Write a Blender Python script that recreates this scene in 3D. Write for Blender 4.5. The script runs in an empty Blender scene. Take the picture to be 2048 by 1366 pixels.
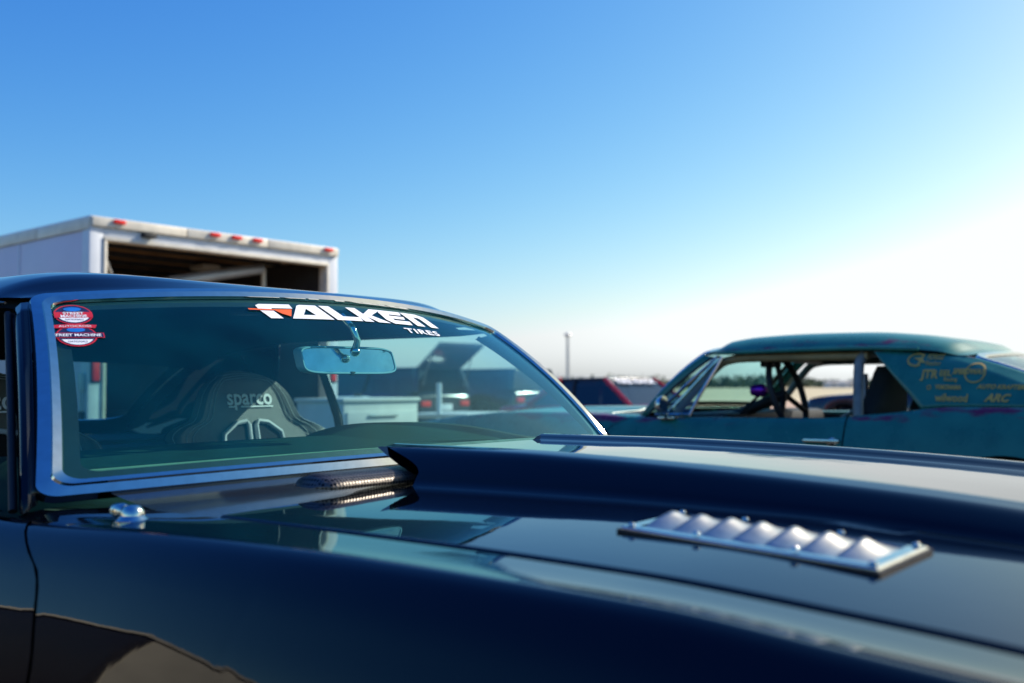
import bpy, bmesh, math, random
from math import sin, cos, pi, radians, sqrt, exp
from mathutils import Vector, Matrix
random.seed(7)
SC = bpy.context.scene
COL = SC.collection

# ------------------------------------------------------------------ camera
a_, pit_, rol_ = radians(39.42), radians(2.64), radians(-0.37)
F_ = Vector((-sin(a_)*cos(pit_), cos(a_)*cos(pit_), sin(pit_)))
R0 = Vector((cos(a_), sin(a_), 0)); U0 = R0.cross(F_)
R_ = R0*cos(rol_) + U0*sin(rol_); U_ = -R0*sin(rol_) + U0*cos(rol_)
cd = bpy.data.cameras.new('camera'); cam = bpy.data.objects.new('camera', cd); COL.objects.link(cam)
mw = Matrix((R_, U_, -F_)).transposed().to_4x4(); mw.translation = Vector((1.334, -1.342, 1.014))
cam.matrix_world = mw
cd.lens = 35; cd.sensor_width = 36; cd.sensor_fit = 'HORIZONTAL'; cd.clip_start = .02; cd.clip_end = 5000
cd.dof.use_dof = True; cd.dof.focus_distance = 1.93; cd.dof.aperture_fstop = 3.5
SC.camera = cam

# ------------------------------------------------------------------ sky, sun, exposure
SUN_AZ = radians(23); SUN_EL = radians(34)      # azimuth from +Y towards +X
w = bpy.data.worlds.new('World'); SC.world = w; w.use_nodes = True
nt = w.node_tree; nt.nodes.clear()
sky = nt.nodes.new('ShaderNodeTexSky'); sky.sky_type = 'NISHITA'; sky.sun_disc = False
sky.sun_elevation = SUN_EL; sky.sun_rotation = SUN_AZ
sky.air_density = 1.0; sky.dust_density = 1.0; sky.ozone_density = 1.0; sky.altitude = 100
# the photograph's tone response, applied evenly to the whole sky: one power curve per channel
BGS = .12
sp_ = nt.nodes.new('ShaderNodeSeparateColor'); cb_ = nt.nodes.new('ShaderNodeCombineColor'); nt.links.new(sky.outputs[0], sp_.inputs[0])
chan = []
for i_, (g_, k_) in enumerate(((2.04, 2.80), (1.33, 1.78), (.56, 1.27))):
    o_ = sp_.outputs[i_]
    for op_, v_ in (('MULTIPLY', .1), ('POWER', g_), ('MULTIPLY', k_), ('MINIMUM', 1.03)):
        n_ = nt.nodes.new('ShaderNodeMath'); n_.operation = op_; n_.inputs[1].default_value = v_; nt.links.new(o_, n_.inputs[0]); o_ = n_.outputs[0]
    chan.append(o_)
def lim_(op, a, b):
    n_ = nt.nodes.new('ShaderNodeMath'); n_.operation = op; nt.links.new(a, n_.inputs[0])
    if hasattr(b, 'is_output'): nt.links.new(b, n_.inputs[1])
    else: n_.inputs[1].default_value = b
    return n_.outputs[0]
for i_, o_ in enumerate((lim_('MINIMUM', chan[0], lim_('MULTIPLY', chan[1], .955)), chan[1], lim_('MAXIMUM', chan[2], chan[1]))):
    nt.links.new(lim_('MULTIPLY', o_, .80/BGS), cb_.inputs[i_])
bg = nt.nodes.new('ShaderNodeBackground'); bg.inputs['Strength'].default_value = BGS
wo = nt.nodes.new('ShaderNodeOutputWorld')
nt.links.new(cb_.outputs[0], bg.inputs[0]); nt.links.new(bg.outputs[0], wo.inputs[0])
sl = bpy.data.lights.new('sun', 'SUN'); sl.energy = 4.8; sl.angle = radians(.53); sl.color = (1, .93, .82)
sun = bpy.data.objects.new('sun', sl); COL.objects.link(sun)
sd = Vector((sin(SUN_AZ)*cos(SUN_EL), cos(SUN_AZ)*cos(SUN_EL), sin(SUN_EL)))
sun.rotation_euler = sd.to_track_quat('Z', 'Y').to_euler()
vs = SC.view_settings; vs.view_transform = 'Standard'; vs.look = 'None'; vs.gamma = 1; vs.exposure = 0.32
vs.use_curve_mapping = False
SC.cycles.use_denoising = True
SC.cycles.max_bounces = 10; SC.cycles.transparent_max_bounces = 16
SC.cycles.caustics_reflective = False; SC.cycles.caustics_refractive = False
SC.cycles.sample_clamp_indirect = 6

# ------------------------------------------------------------------ materials
def pr(name, col, rough=.5, metal=0., coat=0., spec=.5, noise=0., nscale=20., bump=0., bscale=200., col2=None, emit=None, coords='Object', ior=1.5, sheen=0.):
    m = bpy.data.materials.new(name); m.use_nodes = True; t = m.node_tree
    b = t.nodes['Principled BSDF']
    b.inputs['Base Color'].default_value = (*col, 1); b.inputs['Roughness'].default_value = rough
    b.inputs['Metallic'].default_value = metal; b.inputs['Coat Weight'].default_value = coat
    b.inputs['Coat Roughness'].default_value = .02; b.inputs['Specular IOR Level'].default_value = spec
    b.inputs['IOR'].default_value = ior; b.inputs['Sheen Weight'].default_value = sheen
    tc = t.nodes.new('ShaderNodeTexCoord')
    if noise > 0 or col2:
        n = t.nodes.new('ShaderNodeTexNoise'); n.inputs['Scale'].default_value = nscale; n.inputs['Detail'].default_value = 6
        t.links.new(tc.outputs[coords], n.inputs['Vector'])
        r = t.nodes.new('ShaderNodeValToRGB'); r.color_ramp.elements[0].position = .3; r.color_ramp.elements[1].position = .7
        c2 = col2 or tuple(c*(1-noise) for c in col); c1 = col if col2 else tuple(min(1, c*(1+noise)) for c in col)
        r.color_ramp.elements[0].color = (*c2, 1); r.color_ramp.elements[1].color = (*c1, 1)
        t.links.new(n.outputs[0], r.inputs[0]); t.links.new(r.outputs[0], b.inputs['Base Color'])
        rr = t.nodes.new('ShaderNodeMapRange'); rr.inputs['To Min'].default_value = rough*.85; rr.inputs['To Max'].default_value = min(1, rough*1.2)
        t.links.new(n.outputs[0], rr.inputs[0]); t.links.new(rr.outputs[0], b.inputs['Roughness'])
    if bump > 0:
        n2 = t.nodes.new('ShaderNodeTexNoise'); n2.inputs['Scale'].default_value = bscale; n2.inputs['Detail'].default_value = 4
        t.links.new(tc.outputs[coords], n2.inputs['Vector'])
        bp = t.nodes.new('ShaderNodeBump'); bp.inputs['Strength'].default_value = bump; bp.inputs['Distance'].default_value = .01
        t.links.new(n2.outputs[0], bp.inputs['Height']); t.links.new(bp.outputs[0], b.inputs['Normal'])
    if emit:
        b.inputs['Emission Color'].default_value = (*emit[0], 1); b.inputs['Emission Strength'].default_value = emit[1]
    return m

def glass(name, tint, refl=(1, 1, 1), f0=.07, veil=0., veilcol=(.5, .8, .8), rough=.0):
    """thin automotive glass: tinted transmission, angle dependent mirror reflection, faint veil of haze and dust put in as colour"""
    m = bpy.data.materials.new(name); m.use_nodes = True; t = m.node_tree; t.nodes.clear()
    o = t.nodes.new('ShaderNodeOutputMaterial'); tr = t.nodes.new('ShaderNodeBsdfTransparent'); gl = t.nodes.new('ShaderNodeBsdfGlossy')
    tr.inputs[0].default_value = (*tint, 1); gl.inputs[0].default_value = (*refl, 1); gl.inputs['Roughness'].default_value = rough
    g = t.nodes.new('ShaderNodeNewGeometry'); d = t.nodes.new('ShaderNodeVectorMath'); d.operation = 'DOT_PRODUCT'
    t.links.new(g.outputs['Incoming'], d.inputs[0]); t.links.new(g.outputs['Normal'], d.inputs[1])
    def mth(op, x, y=None, lnk=None):
        n = t.nodes.new('ShaderNodeMath'); n.operation = op
        if lnk: t.links.new(lnk, n.inputs[0])
        else: n.inputs[0].default_value = x
        if y is not None:
            if hasattr(y, 'is_output'): t.links.new(y, n.inputs[1])
            else: n.inputs[1].default_value = y
        return n.outputs[0]
    ab = mth('ABSOLUTE', 0, lnk=d.outputs['Value']); om = mth('SUBTRACT', 1., ab); p5 = mth('POWER', 0, 5., lnk=om)
    k = mth('MULTIPLY', 0, 1-f0, lnk=p5); fr = mth('ADD', 0, f0, lnk=k)
    mx = t.nodes.new('ShaderNodeMixShader'); t.links.new(fr, mx.inputs[0]); t.links.new(tr.outputs[0], mx.inputs[1]); t.links.new(gl.outputs[0], mx.inputs[2])
    out = mx.outputs[0]
    if veil > 0:
        df = t.nodes.new('ShaderNodeBsdfDiffuse'); df.inputs[0].default_value = (*veilcol, 1)
        tl = t.nodes.new('ShaderNodeBsdfTranslucent'); tl.inputs[0].default_value = (*veilcol, 1)
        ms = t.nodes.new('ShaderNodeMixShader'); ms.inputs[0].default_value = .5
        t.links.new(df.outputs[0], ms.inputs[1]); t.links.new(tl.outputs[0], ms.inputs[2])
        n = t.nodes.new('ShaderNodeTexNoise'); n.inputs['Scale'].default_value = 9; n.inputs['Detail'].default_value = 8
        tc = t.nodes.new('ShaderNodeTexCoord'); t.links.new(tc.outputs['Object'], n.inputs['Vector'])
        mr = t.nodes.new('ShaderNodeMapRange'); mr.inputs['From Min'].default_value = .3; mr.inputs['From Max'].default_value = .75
        mr.inputs['To Min'].default_value = veil*.6; mr.inputs['To Max'].default_value = veil*1.5
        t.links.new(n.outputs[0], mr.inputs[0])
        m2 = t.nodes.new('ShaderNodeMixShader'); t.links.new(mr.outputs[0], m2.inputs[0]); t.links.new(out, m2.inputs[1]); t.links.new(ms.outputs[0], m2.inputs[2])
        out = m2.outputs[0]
    t.links.new(out, o.inputs[0])
    return m

M = {}
M['paint'] = pr('black_paint', (.001, .002, .005), .03, coat=.12, spec=.28, bump=.018, bscale=11)
M['satin'] = pr('satin_black_paint', (.010, .010, .014), .12, coat=.5, spec=.6, bump=.015, bscale=900)
M['chrome'] = pr('chrome', (.68, .68, .58), .07, 1., noise=.06, nscale=60)
M['steel'] = pr('polished_steel', (.74, .76, .76), .10, 1., noise=.1, nscale=40)
M['alu'] = pr('brushed_aluminium', (.50, .48, .44), .34, 1., noise=.08, nscale=90)
M['rubber'] = pr('black_rubber', (.012, .012, .013), .6, noise=.3, nscale=60)
M['dark'] = pr('dark_trim', (.006, .008, .010), .55, noise=.2, nscale=40)
M['void'] = pr('shadow_cavity', (.003, .003, .004), .9)
M['head'] = pr('dark_headliner_cloth', (.012, .02, .024), .9, noise=.25, nscale=60, bump=.1, bscale=600)
M['dash'] = pr('dark_green_suede', (.005, .030, .022), .85, noise=.25, nscale=35, bump=.15, bscale=900, spec=.2)
M['seat'] = pr('black_seat_leather', (.075, .078, .066), .50, spec=1.0, noise=.2, nscale=50, bump=.35, bscale=700)
M['lip_highlight'] = pr('pale_green_lip_highlight', (.30, .36, .22), .35, noise=.1, nscale=60)
M['seatdk'] = pr('black_seat_cloth', (.014, .018, .018), .75, noise=.2, nscale=60, bump=.3, bscale=900)
M['stitch'] = pr('grey_thread', (.45, .47, .46), .7, noise=.1, nscale=300)
M['white'] = pr('white_vinyl', (.85, .85, .86), .45, noise=.02, nscale=30)
M['orange'] = pr('orange_vinyl', (.85, .12, .01), .45, noise=.05, nscale=30)
M['redv'] = pr('red_vinyl', (.60, .02, .03), .4, noise=.1, nscale=60)
M['bluev'] = pr('blue_vinyl', (.01, .16, .55), .4, noise=.1, nscale=60)
M['navyv'] = pr('navy_vinyl', (.015, .02, .07), .4, noise=.1, nscale=60)
M['goldv'] = pr('tan_vinyl', (.62, .35, .07), .55, noise=.12, nscale=25)
M['greyv'] = pr('grey_print', (.5, .52, .55), .5, noise=.05, nscale=60)
M['wglass'] = glass('windshield_glass', (.50, .84, .80), refl=(.55, .92, 1.), f0=.038, veil=.062, veilcol=(.01, .50, .68))  # teal veil and tinted reflection: haze and sky sheen put into the glass colours
M['glass'] = glass('side_glass', (.72, .90, .85), f0=.07, veil=.01)
M['dglass'] = glass('dark_tinted_glass', (.10, .13, .15), f0=.08)
M['twhite'] = pr('trailer_white_aluminium', (.72, .64, .72), .38, noise=.05, nscale=3, bump=.02, bscale=8)
M['twhite2'] = pr('trailer_frame_white', (.72, .74, .76), .4, noise=.06, nscale=6)
M['tcap'] = pr('trailer_cap_rail', (.78, .70, .56), .35, noise=.12, nscale=12)
M['ply'] = pr('trailer_plywood', (.42, .25, .11), .7, noise=.35, nscale=5)
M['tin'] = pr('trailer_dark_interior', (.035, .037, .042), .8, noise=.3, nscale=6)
M['redlens'] = pr('red_lens', (.90, .016, .010), .25, coat=.3, noise=.1, nscale=50)
M['asphalt'] = pr('asphalt', (.075, .073, .07), .9, noise=.3, nscale=1.2, bump=.3, bscale=60)
M['dirt'] = pr('orange_dirt', (.56, .37, .23), .95, noise=.25, nscale=.25, bump=.3, bscale=4)
M['field'] = pr('dry_grass_field', (.58, .47, .26), .95, noise=.25, nscale=.05, bump=.3, bscale=2)
M['leaf'] = pr('tree_leaves', (.11, .14, .075), .8, noise=.3, nscale=.15)  # lighter green: distance haze put into the leaf colour
M['bwall'] = pr('pale_building_wall', (.72, .68, .62), .8, noise=.06, nscale=1.)
M['broof'] = pr('grey_building_roof', (.35, .34, .34), .7, noise=.1, nscale=1.)
M['galv'] = pr('galvanised_steel', (.45, .47, .48), .45, .6, noise=.1, nscale=5)
M['redp'] = pr('red_car_paint', (.52, .012, .014), .10, coat=.6, noise=.03, nscale=10)
M['blkp'] = pr('black_roof_paint', (.012, .011, .011), .25, noise=.2, nscale=20)
M['silv'] = pr('silver_blue_paint', (.30, .34, .40), .15, .5, coat=.4, noise=.05, nscale=20)
M['navy'] = pr('navy_car_paint', (.012, .022, .045), .12, coat=.5, noise=.1, nscale=10)
M['dkgrn'] = pr('dark_olive_paint', (.02, .028, .02), .15, coat=.5, noise=.1, nscale=10)
M['char'] = pr('charcoal_car_paint', (.02, .022, .028), .15, coat=.5, noise=.1, nscale=10)
M['cream'] = pr('cream_panel', (.84, .74, .56), .5, noise=.08, nscale=4)
M['brown'] = pr('dark_brown_panel', (.035, .027, .02), .35, noise=.2, nscale=4)
M['yellow'] = pr('yellow_tape', (.75, .55, .02), .5, noise=.1, nscale=20)
M['cab'] = pr('white_cabinet_paint', (.62, .62, .56), .45, noise=.07, nscale=8)
M['lblue'] = pr('pale_blue_plastic', (.35, .50, .58), .4, noise=.08, nscale=10)
M['cage'] = pr('tan_roll_cage_paint', (.34, .24, .11), .45, noise=.25, nscale=12)
M['cageg'] = pr('grey_roll_cage_paint', (.20, .21, .20), .4, noise=.3, nscale=14)
M['purple'] = pr('purple_anodised', (.22, .015, .40), .25, .7, noise=.1, nscale=40)
M['fiber'] = pr('floor_carpet', (.008, .009, .01), .95, noise=.3, nscale=50)

def mesh_grille():
    m = pr('perforated_grille', (.05, .045, .04), .35, .6); t = m.node_tree; b = t.nodes['Principled BSDF']
    tc = t.nodes.new('ShaderNodeTexCoord'); v = t.nodes.new('ShaderNodeTexVoronoi'); v.inputs['Scale'].default_value = 170; v.inputs['Randomness'].default_value = .12
    t.links.new(tc.outputs['Object'], v.inputs['Vector'])
    r = t.nodes.new('ShaderNodeValToRGB'); r.color_ramp.elements[0].position = .36; r.color_ramp.elements[1].position = .46
    r.color_ramp.elements[0].color = (.006, .005, .005, 1); r.color_ramp.elements[1].color = (.13, .11, .09, 1)
    t.links.new(v.outputs['Distance'], r.inputs[0]); t.links.new(r.outputs[0], b.inputs['Base Color'])
    bp = t.nodes.new('ShaderNodeBump'); bp.inputs['Strength'].default_value = .6; bp.inputs['Distance'].default_value = .002
    t.links.new(v.outputs['Distance'], bp.inputs['Height']); t.links.new(bp.outputs[0], b.inputs['Normal'])
    return m
M['grille'] = mesh_grille()

def teal_paint():
    """satin teal worn through to old magenta paint along the creases (mesh attribute 'wear' marks the creases)"""
    m = pr('worn_teal_paint', (.004, .16, .17), .36, spec=.45, coat=.12); t = m.node_tree; b = t.nodes['Principled BSDF']
    tc = t.nodes.new('ShaderNodeTexCoord')
    n1 = t.nodes.new('ShaderNodeTexNoise'); n1.inputs['Scale'].default_value = 2.2; n1.inputs['Detail'].default_value = 7
    mp = t.nodes.new('ShaderNodeMapping'); mp.inputs['Scale'].default_value = (1, 1, 3)
    mp.inputs['Scale'].default_value = (3.2, 3.2, 9); t.links.new(tc.outputs['Object'], mp.inputs['Vector']); t.links.new(mp.outputs[0], n1.inputs['Vector'])
    at = t.nodes.new('ShaderNodeAttribute'); at.attribute_name = 'wear'
    ad = t.nodes.new('ShaderNodeMath'); ad.operation = 'MULTIPLY_ADD'; ad.inputs[1].default_value = .40
    t.links.new(at.outputs['Fac'], ad.inputs[0]); t.links.new(n1.outputs[0], ad.inputs[2])
    r = t.nodes.new('ShaderNodeValToRGB'); r.color_ramp.elements[0].position = .70; r.color_ramp.elements[1].position = .84
    r.color_ramp.elements[0].color = (0, 0, 0, 1); r.color_ramp.elements[1].color = (1, 1, 1, 1); t.links.new(ad.outputs[0], r.inputs[0])
    n2 = t.nodes.new('ShaderNodeTexNoise'); n2.inputs['Scale'].default_value = 9; n2.inputs['Detail'].default_value = 8; t.links.new(tc.outputs['Object'], n2.inputs['Vector'])
    r2 = t.nodes.new('ShaderNodeValToRGB'); r2.color_ramp.elements[0].position = .3; r2.color_ramp.elements[1].position = .7
    r2.color_ramp.elements[0].color = (.014, .145, .105, 1); r2.color_ramp.elements[1].color = (.026, .205, .145, 1); t.links.new(n2.outputs[0], r2.inputs[0])
    mx = t.nodes.new('ShaderNodeMix'); mx.data_type = 'RGBA'; t.links.new(r.outputs[0], mx.inputs[0]); t.links.new(r2.outputs[0], mx.inputs[6]); mx.inputs[7].default_value = (.16, .012, .045, 1)
    t.links.new(mx.outputs[2], b.inputs['Base Color'])
    mr = t.nodes.new('ShaderNodeMapRange'); mr.inputs['To Min'].default_value = .20; mr.inputs['To Max'].default_value = .36
    t.links.new(n2.outputs[0], mr.inputs[0]); t.links.new(mr.outputs[0], b.inputs['Roughness'])
    return m
M['teal'] = teal_paint()

# ------------------------------------------------------------------ builders
def obj(name, me, mat, parent=None):
    o = bpy.data.objects.new(name, me); COL.objects.link(o)
    if mat is not None and not me.materials: me.materials.append(M[mat] if isinstance(mat, str) else mat)
    if parent is not None: o.parent = parent
    return o
def mk(name, verts, faces, mat, parent=None, smooth=True, sharp=38):
    me = bpy.data.meshes.new(name); me.from_pydata([tuple(v) for v in verts], [], faces); me.validate(); me.update()
    if smooth:
        me.polygons.foreach_set('use_smooth', [True]*len(me.polygons))
        me.set_sharp_from_angle(angle=radians(sharp))
    return obj(name, me, mat, parent)
def frombm(name, bm, mat, parent=None, smooth=True, sharp=38):
    me = bpy.data.meshes.new(name); bmesh.ops.recalc_face_normals(bm, faces=bm.faces); bm.to_mesh(me); bm.free()
    if smooth:
        me.polygons.foreach_set('use_smooth', [True]*len(me.polygons)); me.set_sharp_from_angle(angle=radians(sharp))
    return obj(name, me, mat, parent)
def tag(o, label, cat, group=None):
    o['label'] = label; o['category'] = cat
    if group: o['group'] = group
    return o
def thing(name, label, cat, loc=(0, 0, 0), rz=0, group=None):
    o = bpy.data.objects.new(name, None); COL.objects.link(o); o.location = loc; o.rotation_euler = (0, 0, rz); o.empty_display_size = .2
    return tag(o, label, cat, group)
def struct(o): o['kind'] = 'structure'; return o
def gridvf(fn, nu, nv):
    V = [fn(i/nu, j/nv) for j in range(nv+1) for i in range(nu+1)]
    Fc = [(j*(nu+1)+i, j*(nu+1)+i+1, (j+1)*(nu+1)+i+1, (j+1)*(nu+1)+i) for j in range(nv) for i in range(nu)]
    return V, Fc
def grid(name, fn, nu, nv, mat, parent=None, thick=0, sharp=38, up=None):
    V, Fc = gridvf(fn, nu, nv)
    if up is not None:
        a, b, c, d = [Vector(V[i]) for i in Fc[len(Fc)//2]]
        if (b-a).cross(d-a).dot(Vector(up)) < 0: Fc = [f[::-1] for f in Fc]
    o = mk(name, V, Fc, mat, parent, True, sharp)
    if thick:
        s = o.modifiers.new('thickness', 'SOLIDIFY'); s.thickness = thick; s.offset = -1
    return o
def tubevf(path, r, n=10, closed=False, cap=True):
    P = [Vector(p) for p in path]; V = []; Fc = []; m = len(P)
    prev = None
    for i, p in enumerate(P):
        if closed: d = P[(i+1) % m]-P[i-1]
        else: d = P[min(i+1, m-1)]-P[max(i-1, 0)]
        d.normalize()
        x = (prev - d*prev.dot(d)) if prev is not None else d.orthogonal()
        if x.length < 1e-6: x = d.orthogonal()
        x.normalize(); prev = x; y = d.cross(x)
        rr = r[i] if isinstance(r, (list, tuple)) else r
        for k in range(n):
            t = 2*pi*k/n; V.append(p+(x*cos(t)+y*sin(t))*rr)
    for i in range(m if closed else m-1):
        j = (i+1) % m
        for k in range(n): Fc.append((i*n+k, i*n+(k+1) % n, j*n+(k+1) % n, j*n+k))
    if cap and not closed: Fc.append(tuple(range(n))[::-1]); Fc.append(tuple((m-1)*n+k for k in range(n)))
    return V, Fc
def tube(name, path, r, mat, parent=None, n=10, closed=False): 
    V, Fc = tubevf(path, r, n, closed); return mk(name, V, Fc, mat, parent)
def boxbm(bm, c, s, bev=.0, rot=None, seg=2):
    r = bmesh.ops.create_cube(bm, size=1); vs_ = r['verts']
    bmesh.ops.scale(bm, vec=s, verts=vs_)
    if bev > 0:
        es = list({e for v in vs_ for e in v.link_edges}); rb = bmesh.ops.bevel(bm, geom=es, offset=bev, segments=seg, affect='EDGES', profile=.6)
        vs_ = list({v for f in rb['faces'] for v in f.verts} | {v for v in vs_ if v.is_valid})
        seen = set(vs_); st = list(vs_)
        while st:
            v = st.pop()
            for e in v.link_edges:
                o_ = e.other_vert(v)
                if o_ not in seen: seen.add(o_); st.append(o_)
        vs_ = list(seen)
    if rot is not None: bmesh.ops.rotate(bm, cent=(0, 0, 0), matrix=rot, verts=vs_)
    bmesh.ops.translate(bm, vec=c, verts=vs_)
def box(name, c, s, mat, parent=None, bev=.004, rot=None):
    bm = bmesh.new(); boxbm(bm, c, s, min(bev, min(s)*.45), rot); return frombm(name, bm, mat, parent)
def lathe(name, prof, mat, parent=None, n=32, axis='y', loc=(0, 0, 0)):
    V = []; Fc = []
    for (r, h) in prof:
        for k in range(n):
            t = 2*pi*k/n
            if axis == 'y': V.append((loc[0]+r*cos(t), loc[1]+h, loc[2]+r*sin(t)))
            elif axis == 'x': V.append((loc[0]+h, loc[1]+r*cos(t), loc[2]+r*sin(t)))
            else: V.append((loc[0]+r*cos(t), loc[1]+r*sin(t), loc[2]+h))
    for i in range(len(prof)-1):
        for k in range(n): Fc.append((i*n+k, i*n+(k+1) % n, (i+1)*n+(k+1) % n, (i+1)*n+k))
    return mk(name, V, Fc, mat, parent)
def spl(pts):
    """smooth monotone-ish interpolation through (x, y) points, x ascending"""
    X = [p[0] for p in pts]; Y = [p[1] for p in pts]; n = len(X)
    D = [(Y[i+1]-Y[i])/(X[i+1]-X[i]) for i in range(n-1)]
    T = [D[0]]+[0 if D[i-1]*D[i] <= 0 else 2*D[i-1]*D[i]/(D[i-1]+D[i]) for i in range(1, n-1)]+[D[-1]]
    def f(x):
        if x <= X[0]: return Y[0]+T[0]*(x-X[0])*0
        if x >= X[-1]: return Y[-1]
        i = 0
        while x > X[i+1]: i += 1
        h = X[i+1]-X[i]; t = (x-X[i])/h
        return (2*t**3-3*t*t+1)*Y[i]+(t**3-2*t*t+t)*h*T[i]+(-2*t**3+3*t*t)*Y[i+1]+(t**3-t*t)*h*T[i+1]
    return f
def sstep(a, b, x):
    t = min(1, max(0, (x-a)/(b-a))); return t*t*(3-2*t)
def lerp(a, b, t): return a+(b-a)*t
def polys(name, plist, mapf, mat, parent=None):
    """flat print: polygons in 2-D mapped on to a surface"""
    bm = bmesh.new()
    for p in plist:
        fs = bm.faces.new([bm.verts.new((x, y, 0)) for x, y in p])
    bmesh.ops.triangulate(bm, faces=bm.faces[:])
    bmesh.ops.subdivide_edges(bm, edges=[e for e in bm.edges if e.calc_length() > .06], cuts=1)
    bmesh.ops.triangulate(bm, faces=bm.faces[:])
    for v in bm.verts: v.co = mapf(v.co.x, v.co.y)
    me = bpy.data.meshes.new(name); bm.to_mesh(me); bm.free()
    return obj(name, me, mat, parent)
def text(name, s, size, mapf, mat, parent=None, bold=0., width=None, shear=0., align='CENTER', space=1.):
    c = bpy.data.curves.new('lettering', 'FONT'); c.body = s; c.size = size; c.offset = bold; c.shear = shear; c.align_x = align; c.align_y = 'CENTER'; c.space_character = space
    c.resolution_u = 3
    to = bpy.data.objects.new('lettering_source', c); COL.objects.link(to)
    dg = bpy.context.evaluated_depsgraph_get(); me = bpy.data.meshes.new_from_object(to.evaluated_get(dg))
    bpy.data.objects.remove(to); bpy.data.curves.remove(c)
    me.name = name
    xs = [v.co.x for v in me.vertices]
    k = 1.
    if width and xs: k = width/(max(xs)-min(xs))
    for v in me.vertices: v.co = mapf(v.co.x*k, v.co.y)
    me.materials.clear()
    return obj(name, me, mat, parent)
def ell(cx, cy, rx, ry, n=40, a0=0, a1=2*pi):
    return [(cx+rx*cos(a0+(a1-a0)*i/n), cy+ry*sin(a0+(a1-a0)*i/n)) for i in range(n if abs(a1-a0) > 6.2 else n+1)]
def ring(cx, cy, rx, ry, wd, n=40, a0=0, a1=2*pi):
    out = []
    for i in range(n):
        t0 = a0+(a1-a0)*i/n; t1 = a0+(a1-a0)*(i+1)/n
        out.append([(cx+rx*cos(t0), cy+ry*sin(t0)), (cx+rx*cos(t1), cy+ry*sin(t1)), (cx+(rx-wd)*cos(t1), cy+(ry-wd)*sin(t1)), (cx+(rx-wd)*cos(t0), cy+(ry-wd)*sin(t0))])
    return out

# ------------------------------------------------------------------ ground and setting
def sheet(name, x0, x1, y0, y1, z, mat):
    return struct(mk(name, [(x0, y0, z), (x1, y0, z), (x1, y1, z), (x0, y1, z)], [(0, 1, 2, 3)], mat, None, False))
sheet('ground', -2000, 2000, -2000, 2000, -.012, 'field')
sheet('dirt_strip', -70, 90, 30, 62, -.008, 'dirt')
sheet('parking_lot', -70, 90, -60, 34, 0, 'asphalt')

# ------------------------------------------------------------------ shared coupe geometry (x forward, y left, z up)
zr = spl([(-2.9, .80), (-2.4, .868), (-1.95, .905), (-1.6, .905), (-1.3, .875), (-1.0, .853), (-.5, .848), (0, .844), (.3, .855), (.65, .8595), (.95, .857), (1.1, .8465), (1.2, .839), (1.5, .8065), (1.82, .758)])
zg = spl([(-.1, .852), (.26, .857), (.62, .858), (.87, .855), (1.06, .845), (1.17, .837), (1.5, .802), (1.82, .752)])
Yr = spl([(-2.9, .69), (-2.4, .755), (-1.9, .785), (-1.3, .765), (-.5, .750), (-.05, .738), (.3, .724), (1.2, .722), (1.5, .704), (1.82, .648)])
PROF = [(0, 0), (.004, .010), (.016, .024), (.036, .040), (.065, .056), (.10, .073), (.145, .090), (.20, .107), (.27, .123), (.35, .134), (.45, .138), (.55, .130), (.66, .105)]
pfd = spl(PROF)
WR, AX_F, AX_R = .395, .93, -1.81
def zlow(x):
    z = .21
    for ax in (AX_F, AX_R):
        d = abs(x-ax)
        if d < WR: z = max(z, .325+sqrt(WR*WR-d*d))
    return z
def side_pt(x, v, s):
    """v 0 at the ridge, 1 at the sill or wheel arch"""
    top = zr(x); dm = top-zlow(x); vv = v**1.6; d = vv*dm
    return (x, s*(Yr(x)+pfd(d)), top-d)
xg = spl([(0, .03), (.025, .085), (.05, .14), (.095, .18), (.145, .21), (.29, .235), (.66, .24)])   # front door gap, by depth below the ridge
def wear_attr(o, fn):
    at = o.data.attributes.new('wear', 'FLOAT', 'POINT')
    at.data.foreach_set('value', [fn(v.co) for v in o.data.vertices])

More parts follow.
